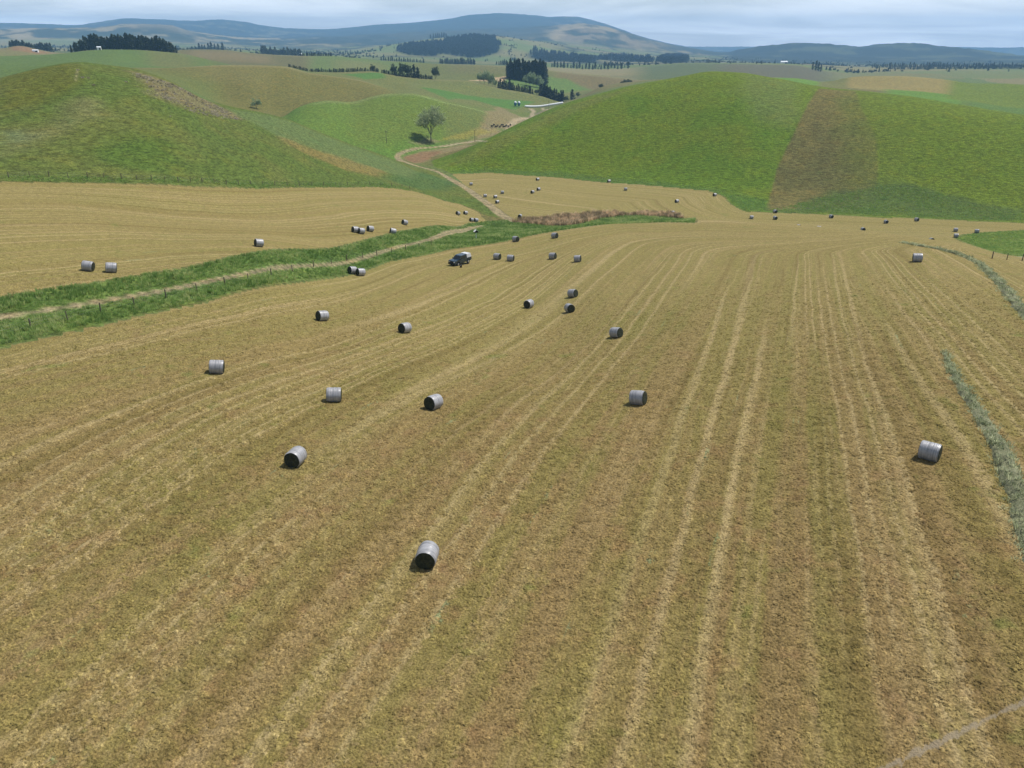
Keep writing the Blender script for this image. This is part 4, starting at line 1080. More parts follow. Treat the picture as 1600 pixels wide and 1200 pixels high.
for i, (px, py, rho, lab) in enumerate(bl):
    p = look(px, py - 1.0, 4.35 if px > 1140 and py < 385 else 1, 7); d = math.hypot(*p)
    al = math.atan2(p[0], p[1]); hd = -al + R(rho)
    m1, em, one = BALES[i % 3]
    loc = ground3(p)
    e_ = .6
    tx = (zat(p[0] + e_ * math.cos(hd), p[1] + e_ * math.sin(hd)) - zat(p[0] - e_ * math.cos(hd), p[1] - e_ * math.sin(hd))) / (2 * e_)
    rot = (0, -math.atan(float(tx)), hd)
    if d < 245:
        o = empty('hay_bale', loc); o.rotation_euler = rot
        link('net_wrap', m1, o); link('end_face', em[0], o); link('end_face', em[1], o)
    else:
        o = link('hay_bale', one, None, loc, rot)
    o.scale = (1.04,) * 3
    tag(o, lab, 'hay bale', 'round bales on the mown fields')

# ------------------------------------------------------------------ fences
post_m = simple_mat('weathered_post', (.13, .11, .085), .85, .15, .3, 9)
wire_m = simple_mat('fence_wire', (.30, .30, .30), .5, .4, .1, 9, .6)
def post_mesh(h, w):
    mb = MB(); mb.tube((0, 0, -.25), (0, 0, h), w / 2, w / 2 * .9, 7); mb.tube((0, 0, h), (0, 0, h + .03), w / 2 * .9, w / 2 * .5, 7)
    return mb.mesh('post', post_m)
PM = [post_mesh(1.15, .17), post_mesh(1.05, .13)]
def fence(pts, label, every=1):
    base = ground3(pts[0]); o = empty('wire_fence', base)
    P3 = [Vector(ground3(p)) for p in pts]
    for k, p in enumerate(P3):
        c = link('post', PM[k % 2], o, p - Vector(base), (random.uniform(-.04, .04), random.uniform(-.04, .04), random.uniform(0, 6)))
    w = MB()
    for h in (.35, .65, .98):
        for a, c in zip(P3[:-1], P3[1:]):
            w.tube(a - Vector(base) + Vector((0, 0, h)), c - Vector(base) + Vector((0, 0, h)), .006, .006, 3, 0, False)
    link('wire', w.mesh('wire', wire_m), o)
    tag(o, label, 'fence')
    return o
tf = lookp([(-60, 541), (-6, 528), (49, 514), (106, 500), (158, 488), (210, 477.5), (260, 466), (308, 455), (352, 445.5), (388, 438.5), (424, 431), (457, 423.5), (490, 417), (518, 411.9), (542, 407.4), (567, 403), (589, 399), (612, 395), (634, 391), (655, 387), (674, 383.5)], 1, 4.8)
fence(tf, 'post and wire fence running beside the dirt track through the tall grass')
hfp = [(-60, 276), (-20, 277), (14, 278.5), (47, 276.5), (77, 276.5), (107, 278), (137, 278), (163, 278.5), (190, 279.5), (214, 281), (237, 282), (258, 283), (279, 284), (298, 285), (316, 285.5), (335, 286.5), (354, 288), (373, 288.5), (392, 289), (411, 289.5), (430, 290), (449, 290), (468, 290), (487, 290), (506, 290), (525, 290), (543, 289.5), (560, 289.2), (578, 289), (595, 289.5), (612, 290.5), (628, 292.5), (640, 294.5)]
fence(lookp(hfp, 5, 7), 'post and wire fence along the foot of the left hill')
fence(lookp([(1550, 404), (1573, 406), (1597, 407.5), (1625, 409)], 4, 6), 'short stretch of fence by the pale track at the far right')

# small hooded post standing in the verge
hp = look(744, 374, 3, 5.5); o = empty('hooded_post', ground3(hp), R(20))
white_m = simple_mat('white_paint', (.72, .72, .70), .5, .4, .06)
dark_m = simple_mat('dark_board', (.03, .03, .028), .7, .2, .2)
mb = MB(); mb.box(-.08, .08, -.08, .08, -.3, 1.75); link('post', mb.mesh('post', white_m), o)
mb = MB()
for sgn in (-1, 1):
    mb.add([(0, -.45, 2.45), (sgn * .62, -.45, 1.98), (sgn * .62, .45, 1.98), (0, .45, 2.45), (0, -.45, 2.40), (sgn * .60, -.45, 1.93), (sgn * .60, .45, 1.93), (0, .45, 2.40)],
           [(0, 1, 2, 3), (7, 6, 5, 4), (0, 4, 5, 1), (3, 2, 6, 7), (1, 5, 6, 2)])
link('roof', mb.mesh('roof', white_m), o)
mb = MB(); mb.box(-.5, .5, -.36, .36, 1.74, 1.99, top=(-.5, .5, -.36, .36)); mb.add([(-.5, -.36, 1.99), (.5, -.36, 1.99), (0, -.36, 2.37), (-.5, .36, 1.99), (.5, .36, 1.99), (0, .36, 2.37)], [(0, 1, 2), (5, 4, 3)])
link('box', mb.mesh('box', dark_m), o)
tag(o, 'white post with a small dark box under a white gable roof in the verge', 'post')

# ------------------------------------------------------------------ pickup with white canopy
paint_m, b = nodes_of('dark_green_paint')
n = b.noise(b.new('ShaderNodeTexCoord').outputs['Object'], 3, 3)
b.out(b.bsdf(b.mix(n, (.008, .022, .036), (.016, .036, .052)), .22, None, .6, **{'Coat Weight': .6, 'Coat Roughness': .08}).outputs[0])
glass_m, b = nodes_of('car_glass'); b.out(b.bsdf((.012, .016, .018), .06, None, .8).outputs[0])
tyre_m = simple_mat('tyre_rubber', (.02, .02, .02), .85, .2, .2); rim_m = simple_mat('rim_metal', (.45, .45, .46), .35, .5, .1, 8, .7)
canopy_m = simple_mat('white_canopy', (.58, .59, .61), .35, .4, .04); black_m = simple_mat('black_plastic', (.022, .022, .024), .6, .3, .2)
lamp_m = simple_mat('lamp_lens', (.70, .72, .74), .12, .7, .05); red_m = simple_mat('tail_lens', (.28, .02, .015), .2, .5, .05)
cp = look(719, 413, 2, 4.8)
car = empty('pickup', ground3(cp), R(180 + 52)); car.scale = (.98, 1.0, 1.13)      # local +x is the front
def extrude(prof, y0, y1, m=0, iny=0.0, zin=9):
    """side profile (x,z) swept across; above zin the sides lean in"""
    mb = MB(); n = len(prof)
    yy = lambda z, y: y - math.copysign(max(0, z - zin) * iny, y)
    v = [(x, yy(z, y0), z) for x, z in prof] + [(x, yy(z, y1), z) for x, z in prof]
    mb.add(v, [tuple(range(n)), tuple(reversed(range(n, 2 * n)))] + [(i + n, (i + 1) % n + n, (i + 1) % n, i) for i in range(n)], m)
    return mb
body = extrude([(2.52, .55), (2.58, .80), (2.52, 1.02), (2.30, 1.10), (1.25, 1.17), (-2.50, 1.12), (-2.55, .60), (-2.05, .50), (-2.0, .72), (-1.75, .90), (-1.35, .90), (-1.10, .72), (-1.05, .48), (1.05, .48), (1.10, .72), (1.35, .90), (1.75, .90), (2.0, .72), (2.05, .5)], -.90, .90)
link('body', body.mesh('body', paint_m), car)
cab = extrude([(1.30, 1.12), (.62, 1.70), (.40, 1.76), (-.95, 1.77), (-1.10, 1.70), (-1.18, 1.10)], -.86, .86, 0, .22, 1.15)
cabo = link('cab', cab.mesh('cab', paint_m), car)
mb = MB(); mb.add([(1.205, -.70, 1.215), (1.205, .70, 1.215), (.665, .60, 1.675), (.665, -.60, 1.675)], [(0, 1, 2, 3)]); mb.v = [(x + .012, y, z + .012) for x, y, z in mb.v]
link('windscreen', mb.mesh('windscreen', glass_m), cabo)
for sgn in (-1, 1):
    for (x0, x1, xt0, xt1) in ((.98, .05, .55, .05), (-.05, -1.02, -.05, -.95)):
        mb = MB(); yb, yt = .852 * sgn, .752 * sgn
        f = (0, 1, 2, 3) if sgn < 0 else (3, 2, 1, 0)
        mb.add([(x1, yb + .012 * sgn, 1.19), (x0, yb + .012 * sgn, 1.19), (xt0, yt + .012 * sgn, 1.65), (xt1, yt + .012 * sgn, 1.65)], [f]); link('side_window', mb.mesh('side_window', glass_m), cabo)
    mb = MB(); mb.box(.92, 1.10, .88 * sgn - .0, 1.08 * sgn, 1.15, 1.33) if sgn > 0 else mb.box(.92, 1.10, -1.08, -.88, 1.15, 1.33); link('mirror', mb.mesh('mirror', black_m), car)
    mb = MB(); mb.box(2.44, 2.60, sgn * .62 - .2, sgn * .62 + .2, .80, .98); link('headlight', mb.mesh('headlight', lamp_m), car)
    mb = MB(); mb.box(-2.58, -2.5, sgn * .82 - .07, sgn * .82 + .07, .75, 1.05); link('tail_light', mb.mesh('tail_light', red_m), car)
    for xw in (1.55, -1.55):
        mb = MB(); mb.lathe([(.20, -.12), (.36, -.13), (.385, -.08), (.385, .08), (.36, .13), (.20, .12)], 20, 0, True, 'y', (xw, sgn * .80, .385)); w = link('wheel', mb.mesh('wheel', tyre_m), car)
        mb = MB(); mb.lathe([(.21, .0), (.20, .125 * sgn), (.10, .10 * sgn), (.001, .11 * sgn)], 14, 0, True, 'y', (xw, sgn * .80, .385)); link('rim', mb.mesh('rim', rim_m), w)
can = extrude([(-1.22, 1.13), (-1.20, 1.80), (-2.38, 1.76), (-2.56, 1.13)], -.86, .86, 0, .12, 1.15); link('canopy', can.mesh('canopy', canopy_m), car)
mb = MB(); mb.box(2.50, 2.66, -.88, .88, .45, .68); mb.tube((2.70, -.55, .6), (2.70, -.55, 1.08), .04, .04); mb.tube((2.70, .55, .6), (2.70, .55, 1.08), .04, .04); mb.tube((2.70, -.78, 1.06), (2.70, .78, 1.06), .04, .04); link('bull_bar', mb.mesh('bull_bar', black_m), car)
mb = MB(); mb.box(2.575, 2.60, -.40, .40, .76, .96); link('grille', mb.mesh('grille', black_m), car)
mb = MB(); mb.box(-2.72, -2.55, -.85, .85, .5, .64); link('rear_bumper', mb.mesh('rear_bumper', rim_m), car)
mb = MB(); mb.tube((.75, -.95, .5), (.75, -.95, 1.95), .035, .035); link('snorkel', mb.mesh('snorkel', black_m), car)
tag(car, 'dark green pickup with a white canopy parked on the mown field', 'pickup')
bp = look(720.3, 418, 2, 4.8)
mb = MB(); mb.lathe([(.001, 0), (.18, 0), (.23, .42), (.24, .44), (.21, .44), (.17, .05), (.001, .05)], 14); o = empty('bucket', ground3(bp)); link('body', mb.mesh('body', black_m), o)
mb = MB()
for k in range(8):
    a, c = math.pi * k / 8, math.pi * (k + 1) / 8
    mb.tube((.24 * math.cos(a), 0, .42 + .2 * math.sin(a)), (.24 * math.cos(c), 0, .42 + .2 * math.sin(c)), .012, .012, 4)
link('handle', mb.mesh('handle', wire_m), o)
tag(o, 'small black bucket on the stubble in front of the dark pickup', 'bucket')

# ------------------------------------------------------------------ farm things by the far track
blue_m = simple_mat('blue_tank', (.05, .16, .27), .5, .4, .12); silver_m = simple_mat('pale_dome', (.72, .75, .78), .45, .4, .06)
for k, px in enumerate((805.2, 810.8)):
    p = look(px, 167, 8.5, 13); o = empty('feed_silo', ground3(p))
    mb = MB(); mb.lathe([(.25, .5), (.95, 1.5), (1.05, 1.6), (1.05, 3.1), (1.0, 3.15)], 20); link('tank', mb.mesh('tank', blue_m), o)
    mb = MB(); mb.lathe([(1.09, 3.1), (1.05, 3.22), (.8, 3.75), (.4, 4.1), (.001, 4.2)], 20); link('dome', mb.mesh('dome', silver_m), o)
    for q in range(4):
        a = .785 + q * 1.571; mb = MB(); mb.tube((.95 * math.cos(a), .95 * math.sin(a), -.3), (.95 * math.cos(a), .95 * math.sin(a), 1.7), .07, .07); link('leg', mb.mesh('leg', blue_m), o)
    o.scale = (1.4, 1.4, 1.4)
    tag(o, ('left' if k == 0 else 'right') + ' one of two blue feed silos with white domed tops', 'silo', 'feed silos by the far track')
film_m, b = nodes_of('white_film')
n = b.noise(b.new('ShaderNodeTexCoord').outputs['Object'], 1.4, 4, .7)
b.out(b.bsdf(b.mix(n, (.70, .71, .72), (.86, .86, .85)), .35, b.bump(n, .1), .45).outputs[0])
pa, pb_ = look(820, 167.6, 8.5, 13), look(880, 162.2, 8.5, 13.5)
ax, bx3 = Vector(ground3(pa)), Vector(ground3(pb_)); L = (bx3 - ax).length
mb = MB(); n, k = 14, 60; v, f = [], []
for j in range(k + 1):
    u = j / k; c = ax.lerp(bx3, u); c.z = float(zat(c.x, c.y)); dirv = (bx3 - ax).normalized(); nv = Vector((-dirv.y, dirv.x, 0)).normalized()
    rr = 1.25 * min(1, (min(u, 1 - u) * L / .8 + .12)) ** .5 * (1 + .04 * math.sin(j * 1.9))
    for i in range(n):
        t = 6.283 * i / n; p = c + nv * math.cos(t) * rr * 1.15 + Vector((0, 0, max(-.05, math.sin(t) * rr + 1.0))); v.append(p - ax)
for j in range(k):
    for i in range(n): f.append((j * n + i, j * n + (i + 1) % n, (j + 1) * n + (i + 1) % n, (j + 1) * n + i))
f.append(tuple(range(n))); f.append(tuple(reversed(range(k * n, k * n + n))))
mb.add(v, f, 0, True)
o = empty('silage_tube', ax); link('film_wrap', mb.mesh('film_wrap', film_m), o)
tag(o, 'long white plastic-wrapped silage tube beside the far track', 'silage')
pole_m = simple_mat('pole_wood', (.10, .085, .07), .85, .15, .2)
for px, py, h, lab in ((604, 224, 7.4, 'thin wooden power pole in the green valley left of the lone tree'), (742, 222, 7.6, 'thin wooden power pole by the yellow flowers near the farm track'), (857.5, 171, 8.2, 'thin wooden power pole beside the white silage tube')):
    p = look(px, py, 7, 13); o = empty('power_pole', ground3(p))
    mb = MB(); mb.tube((0, 0, -.5), (0, 0, h), .15, .11, 8); link('pole', mb.mesh('pole', pole_m), o)
    mb = MB(); mb.box(-.8, .8, -.06, .06, h - .5, h - .36); link('cross_arm', mb.mesh('cross_arm', pole_m), o)
    for xx in (-.65, 0, .65):
        mb = MB(); mb.tube((xx, 0, h - .36), (xx, 0, h - .16), .05, .03, 6); link('insulator', mb.mesh('insulator', white_m), o)
    tag(o, lab, 'power pole', 'power poles')
# black cattle
cow_m = simple_mat('black_hide', (.014, .012, .011), .8, .2, .3)
def cow_mesh(seed):
    r = random.Random(seed)
    mb = MB()
    prof = [(-.95, .98, .06, .10), (-.88, 1.02, .22, .28), (-.6, 1.0, .29, .36), (-.1, .93, .33, .40), (.35, .95, .30, .38), (.7, 1.03, .24, .32), (.95, 1.12, .15, .20), (1.15, 1.18 - .35 * (seed % 2), .11, .14), (1.35, 1.12 - .6 * (seed % 2), .10, .11), (1.55, 1.02 - .65 * (seed % 2), .05, .06)]
    n = 8; v, f = [], []
    for x, z, wy, wz in prof:
        for i in range(n):
            t = 6.283 * i / n; v.append((x, math.cos(t) * wy, z + math.sin(t) * wz))
    for j in range(len(prof) - 1):
        for i in range(n): f.append((j * n + i, j * n + (i + 1) % n, (j + 1) * n + (i + 1) % n, (j + 1) * n + i))
    f.append(tuple(range(n))); f.append(tuple(range((len(prof) - 1) * n, len(prof) * n)))
    mb.add(v, f, 0, True)
    for x, y in ((.62, .17), (.62, -.17), (-.72, .18), (-.72, -.18)):
        k = r.uniform(-.08, .08); bend = .05 if x > 0 else -.07
        mb.tube((x, y, .85), (x + bend + k, y, .42), .11, .065, 6, 0, False); mb.tube((x + bend + k, y, .42), (x + k, y, -.02), .06, .05, 6)
    for sgn in (-1, 1): mb.tube((1.22, sgn * .1, 1.2 - .5 * (seed % 2)), (1.18, sgn * .26, 1.22 - .5 * (seed % 2)), .05, .02, 5)
    mb.tube((-.95, 0, 1.05), (-1.05, 0, .45), .03, .02, 5)
    return mb.mesh('cow', cow_m)
cows = [cow_mesh(i) for i in range(4)]
cxs = [(768.5, 199.5), (772, 197.4), (774.8, 200), (778, 198), (781.2, 199.8), (784.5, 197.6), (787.5, 200.2), (791, 198.4), (794.5, 199.6), (797.5, 197.4)]
for k, (px, py) in enumerate(cxs):
    p = look(px, py, 7.2, 11); o = link('cow', cows[k % 4], None, ground3(p), (0, 0, R(90) + random.uniform(-.9, .9) + (math.pi if k % 3 == 0 else 0)), (1.3, 1.3, 1.3))
    tag(o, 'black cow standing in the tight mob beside the far end of the farm track', 'cow', 'mob of black cattle')
# hut on the pine ridge, low shed on the far left
def hut(p, w, d, h, rz, label):
    o = empty('farm_shed', ground3(p), rz)
    mb = MB(); mb.box(-w / 2, w / 2, -d / 2, d / 2, -.5, h); link('wall', mb.mesh('wall', white_m), o)
    mb = MB(); mb.add([(-w / 2 - .2, -d / 2 - .2, h), (w / 2 + .2, -d / 2 - .2, h), (w / 2 + .2, d / 2 + .2, h), (-w / 2 - .2, d / 2 + .2, h), (-w / 2 - .2, 0, h + d * .28), (w / 2 + .2, 0, h + d * .28)], [(0, 1, 5, 4), (2, 3, 4, 5), (0, 4, 3), (1, 2, 5), (3, 2, 1, 0)]); link('roof', mb.mesh('roof', silver_m), o)
    mb = MB(); mb.box(w * .05, w * .42, -d / 2 - .03, -d / 2 + .02, 0, h * .8); link('door', mb.mesh('door', dark_m), o)
    tag(o, label, 'shed')
hut(at(155.5, 12.93, 79), 4.5, 3.5, 3.0, .3, 'small white shed on the ridge in front of the dark pines')
hut(at(56, 14.6, 82), 8, 4, 2.4, .1, 'low white shed on the far left beyond the green ridge')
hut(bearing(1225, 97, 2900), 22, 10, 6, .0, 'pale shed on the far plain below the forested ridge')
hut(bearing(467, 86, 2300), 16, 8, 5, .2, 'white roofed shed among far trees beyond the brown ridge')

# ------------------------------------------------------------------ trees
def leaf_mat(name, dark, lite, trans=.2):
    m, b = nodes_of(name)
    ge = b.new('ShaderNodeNewGeometry'); oi = b.new('ShaderNodeObjectInfo')
    k = b.math('FRACT', b.math('ADD', ge.outputs['Random Per Island'], oi.outputs['Random']))
    c = b.mix(k, dark, lite)
    s1 = b.bsdf(c, .7, None, .2); tr = b.new('ShaderNodeBsdfTranslucent'); b.put(tr.inputs[0], b.mix(1.0, c, (trans * 2,) * 3, 'MULTIPLY'))
    mx = b.new('ShaderNodeAddShader')
    b.l.new(s1.outputs[0], mx.inputs[0]); b.l.new(tr.outputs[0], mx.inputs[1]); b.out(mx.outputs[0]); return m
pine_m = leaf_mat('pine_needles', (.018, .032, .015), (.048, .068, .030), .15)
hedge_m = leaf_mat('hedge_foliage', (.012, .022, .010), (.032, .048, .020), .1)
broad_m = leaf_mat('broad_foliage', (.024, .042, .016), (.060, .080, .032), .2)
grey_m = leaf_mat('grey_green_foliage', (.12, .15, .07), (.23, .26, .14), .45)
willow_m = leaf_mat('pale_willow_foliage', (.10, .14, .065), (.19, .235, .125), .4)
bark_m = simple_mat('bark', (.085, .068, .052), .9, .1, .3, 4); greybark_m = simple_mat('grey_bark', (.17, .155, .135), .9, .1, .3, 3)
def leaf_quads(r, pts, size, flat=.0):
    v, f = [], []
    for p in pts:
        s = size * r.uniform(.6, 1.3)
        n = Vector((r.gauss(0, 1), r.gauss(0, 1), r.gauss(0, 1) + flat)).normalized(); a = n.orthogonal().normalized(); c = n.cross(a)
        t = r.uniform(0, 6.28); a, c = a * math.cos(t) + c * math.sin(t), c * math.cos(t) - a * math.sin(t)
        k = len(v); p = Vector(p)
        v += [p - a * s, p + c * s * .55, p + a * s, p - c * s * .55]; f.append((k, k + 1, k + 2, k + 3))
    return v, f
def conifer(seed, H, W, n, col0=.12, full=.6, leaf=.55):
    """column to cone: whorls of drooping boughs with ragged ends"""
    r = random.Random(seed)
    tr = MB(); lean = (r.uniform(-.3, .3), r.uniform(-.3, .3))
    tr.tube((0, 0, -.5), (lean[0], lean[1], H * .93), H * .018 + .06, .03, 7, 0, False)
    pts = []
    levels = int(H / .8)
    for k in range(levels):
        u = col0 + (1 - col0) * k / levels
        rad = W / 2 * (1 - u) ** full * r.uniform(.75, 1.15) * (min(1, (u - col0) * 6 + .55))
        nb = 5 + r.randrange(3)
        for q in range(nb):
            a = r.uniform(0, 6.283); ll = rad * r.uniform(.55, 1.2)
            z = H * u
            if ll > .8: tr.tube((lean[0] * u, lean[1] * u, z), (math.cos(a) * ll * .8, math.sin(a) * ll * .8, z - .12 * ll), .05, .02, 4, 0, False)
            m = max(3, int(n / (levels * nb)))
            for e in range(m):
                w = (e + r.random()) / m
                w = w ** .7
                pts.append((math.cos(a) * ll * w + r.gauss(0, .22) * (rad * .25 + .3), math.sin(a) * ll * w + r.gauss(0, .22) * (rad * .25 + .3), z - .15 * ll * w + r.gauss(0, .3)))
    pts += [(lean[0], lean[1], H * (.92 + .08 * r.random())) for _ in range(5)]
    v, f = leaf_quads(r, pts, leaf, .6)
    cr = MB(); cr.add(v, f)
    return tr, cr
def branchy(seed, H, W, nleaf, leaf, trunk=.25, crown0=.28, gaps=.0, levels=4, spread=.75, shape=1.0):
    r = random.Random(seed); tr = MB(); tips = []
    def grow(p, d, L, rad, lv):
        q = p + d * L
        tr.tube(p, q, rad, rad * .68, 7 if lv > 2 else 5 if lv > 1 else 4, 0, False)
        if lv <= 2: tips.append((p.lerp(q, .6), lv)); tips.append((q, lv))
        if lv == 0: return
        for k in range(3 if lv > 1 else 3 + r.randrange(2)):
            nd = (d + Vector((r.gauss(0, spread), r.gauss(0, spread), r.gauss(.08, spread * .45)))).normalized()
            if nd.z < -.15: nd.z *= .3
            st = p.lerp(q, r.uniform(.55, 1.0) if k else 1.0)
            grow(st, nd, L * r.uniform(.62, .86), rad * .62, lv - 1)
    tr.tube((0, 0, -.5), (0, 0, H * crown0 * .7), H * trunk * .055, H * trunk * .042, 9, 0, False)
    base = Vector((0, 0, H * crown0 * .7))
    for k in range(4):
        a = k * 1.57 + r.uniform(-.4, .4)
        grow(base - Vector((0, 0, r.uniform(0, .8))), Vector((math.cos(a) * .62, math.sin(a) * .62, .8 + .3 * r.random())).normalized(), H * .2, H * trunk * .028, levels - 1)
    grow(base, Vector((r.uniform(-.15, .15), 0, 1)).normalized(), H * .24, H * trunk * .038, levels - 1)
    # fit the crown to the wanted size
    zs = [t[0].z for t in tips]; xs_ = [math.hypot(t[0].x, t[0].y) for t in tips]
    fz = (H * .97 - base.z) / (max(zs) - base.z); fx = (W / 2 * .95) / sorted(xs_)[int(len(xs_) * .97)]
    sc_ = lambda p: Vector((p[0] * fx, p[1] * fx, base.z + (p[2] - base.z) * fz if p[2] > base.z else p[2]))
    tr.v = [tuple(sc_(p)) if p[2] > base.z - .01 else p for p in tr.v]
    tp = [sc_(t[0]) for t in tips]
    pts = [tp[r.randrange(len(tp))] + Vector((r.gauss(0, W * .035), r.gauss(0, W * .035), r.gauss(0, H * .03))) for _ in range(nleaf)]
    cr = MB(); cr.add(*leaf_quads(r, pts, leaf))
    return tr, cr
def tree_proto(parts, bark, leafm): return parts[0].mesh('trunk', bark), parts[1].mesh('crown', leafm)
PINE = [tree_proto(conifer(i, 16, 8.0, 620, .10, .55, .75), bark_m, pine_m) for i in range(5)]
TALL = [tree_proto(conifer(20 + i, 24, 9.5, 900, .05, .55, .85), bark_m, pine_m) for i in range(4)]
HEDGE = [tree_proto(conifer(30 + i, 4.0, 2.6, 150, .02, .55, .42), bark_m, hedge_m) for i in range(4)]
BELT = [tree_proto(conifer(40 + i, 9.0, 5.0, 380, .03, .55, .55), bark_m, hedge_m) for i in range(4)]
ROUND = [tree_proto(branchy(50 + i, 11, 9.5, 1500, .5, .22, .15), bark_m, broad_m) for i in range(3)]
WILLOW = [tree_proto(branchy(60 + i, 13, 9.0, 1500, .42, .2, .2), greybark_m, willow_m) for i in range(3)]
def tree(name, proto, p, s, label, cat='tree', group=None, sxy=1.0):
    o = empty(name, ground3(p, -.1), random.uniform(0, 6.28)); o.scale = (s * sxy, s * sxy, s)
    link('trunk', proto[0], o); link('crown', proto[1], o)
    tag(o, label, cat, group); return o
rnd = random.Random(5)
# the lone tree in the valley
LONE = tree_proto(branchy(7, 15.2, 14.0, 5600, .30, .30, .24, levels=5, spread=.62), greybark_m, grey_m)
lt = look(673.5, 220, 7.2, 9)
tree('lone_tree', LONE, lt, math.hypot(*lt) / 350, 'lone grey-green leafy tree standing in the valley by the farm track')
tree('leafy_bush', WILLOW[0], look(401, 170, 8, 12), .62, 'small round bush on the brown hillside above the left spur', 'bush', None, 1.5)
# pine grove on the left ridge
prof = [(111, 9), (124, 14), (136, 18), (150, 20), (160, 15), (170, 18), (184, 18), (198, 20), (204, 22), (215, 16), (229, 20), (238, 16), (247, 21), (258, 18), (268, 15), (275, 9)]
lab = 'dark pine in the long grove along the ridge at the upper left'
x_ = 111.0
while x_ < 276:
    h = np.interp(x_, [q[0] for q in prof], [q[1] for q in prof]) * rnd.uniform(.85, 1.06)
    for row in range(2):
        P_ = at(x_ + rnd.uniform(-1.5, 1.5) + row * 2.2, 13.08 + .09 * row + rnd.uniform(-.02, .02), 80); d = math.hypot(*P_); hm_ = h * d / 1200 * (1.0 if row == 0 else .95)
        tree('pine_tree', PINE[rnd.randrange(5)], P_, hm_ / 16 * .98, lab, 'pine', 'pine grove on the left ridge', 1.15)
    x_ += 4.6
# tall pine block in the centre
for k in range(16):
    for row in range(2):
        px = 793 + k * 3.8 + rnd.uniform(-1, 1) + row * 2
        P_ = at(px, 14.25 + .05 * row, 115); d = math.hypot(*P_)
        g = float(zat(*P_)); top = 92 + rnd.choice((-1, 0, 1, 2, 5)) + rnd.uniform(-.8, .8) + (4 if px < 796 or px > 846 else 0) + (3 if 817 < px < 823 else 0)
        tn = float(ray(px, top)[1]); hh = EYE - d * tn - g
        tree('tall_pine', TALL[rnd.randrange(4)], P_, hh / 24, 'tall dark pine in the square block standing in the middle distance', 'pine', 'pine block in the middle distance', 1.0)
for px, py, s in ((822, 131, .85), (828, 132, 1.05), (833, 133, 1.1), (838, 134, 1.05), (843, 135, .9), (846, 131, .7)):
    tree('willow_tree', WILLOW[rnd.randrange(3)], at(px, 14.05 + rnd.uniform(-.05, .05), py), s * 1.4, 'pale green willow in the clump before the tall pine block', 'willow', 'pale willow clump')
for px, s in ((750, .85), (757, 1.0), (763, 1.15), (769, .9), (774, .6)):
    tree('willow_tree', WILLOW[rnd.randrange(3)], at(px, 13.1 + rnd.uniform(-.04, .04), 128), s * 1.28, 'grey-green tree in the clump beside the bare earth patch', 'tree', 'grey-green tree clump')
# hedge rows on the ridge
def row(pxa, pxb, step, d, proto, s0, s1, name, label, cat, group, pyref=110, sxy=1.0, jit=2):
    """d below 30 counts survey lines, above it metres"""
    x = pxa
    while x <= pxb:
        xx = x + rnd.uniform(-.4, .4); pt = at(xx, d + rnd.uniform(-.02, .02), pyref) if d < 30 else bearing(xx, pyref, d + rnd.uniform(-jit, jit)); k = 1.28 if d < 14 else 1.15 if d < 30 else 1.0
        tree(name, proto[rnd.randrange(len(proto))], pt, k * rnd.uniform(s0, s1), label, cat, group, sxy); x += step * rnd.uniform(.8, 1.2)
row(452, 484, 2.3, 13.03, HEDGE, .45, .85, 'hedge_conifer', 'small dark conifer at the left of the hedge along the middle ridge', 'conifer', 'hedge on the middle ridge, left', 108)
row(486, 592, 2.4, 13.03, HEDGE, .6, 1.0, 'hedge_conifer', 'small dark conifer in the straight hedge along the middle ridge', 'conifer', 'hedge on the middle ridge', 112)
row(597, 676, 2.4, 13.03, HEDGE, .75, 1.1, 'hedge_conifer', 'small dark conifer at the right end of the hedge below the round trees', 'conifer', 'hedge on the middle ridge, right', 118)
for px, s, lb, pr, sx_ in ((583, .62, 'small round tree standing on the straight hedge', ROUND, .95), (614.5, .95, 'dark round tree at the left of the trees over the hedge', ROUND, .85), (630, 1.15, 'tallest dark tree among those over the hedge', ROUND, .95),
                   (638, 1.05, 'dark tree in the middle of those over the hedge', ROUND, .9), (647, 1.3, 'dark conifer beside the tallest tree over the hedge', BELT, 1.2), (653, 1.1, 'dark conifer at the right of the trees over the hedge', BELT, 1.2), (680, 1.1, 'dark tree alone right of the end of the hedge', ROUND, .75)):
    tree('hedge_tree', pr[rnd.randrange(3)], at(px, 13.05, 115), s * 1.28, lb, 'tree', None, sx_)
row(779, 802, 2.6, 13.1, BELT, .7, 1.25, 'belt_conifer', 'dark conifer in the left part of the shelterbelt down the slope', 'conifer', 'shelterbelt down the slope, left', 138)
row(804, 834, 2.6, 13.1, BELT, .55, .9, 'belt_conifer', 'dark conifer in the middle part of the shelterbelt down the slope', 'conifer', 'shelterbelt down the slope, middle', 145)
row(844, 880, 2.6, 13.1, BELT, .9, 1.4, 'belt_conifer', 'dark conifer in the shelterbelt just above the white silage tube', 'conifer', 'shelterbelt above the silage tube', 155)
for px, d, s, lb in ((838.5, 13.1, .64, 'small round bush between two lengths of shelterbelt'), (884, 13.1, .7, 'round bush at the lower end of the shelterbelt'), (902.5, 13.3, .64, 'small bush right of the lone dark conifer')):
    tree('round_bush', ROUND[rnd.randrange(3)], at(px, d, 152), s, lb, 'bush', None, 1.2)
tree('belt_conifer', BELT[1], at(894, 13.3, 152), 1.45, 'lone dark conifer beyond the lower end of the shelterbelt', 'conifer', None, 1.3)
for px, s in ((964, .45), (970, .6), (976, .75), (982, .7), (986, .5)):
    tree('round_tree', ROUND[rnd.randrange(3)], at(px, 14.05, 132), s * 1.25, 'dark low tree in the row left behind the green hill', 'tree', 'low tree row behind the green hill', 1.1)
tree('round_bush', ROUND[2], at(938.5, 13.6, 143), .7, 'round dark bush in the hollow left behind the green hill', 'bush', None, 1.5)
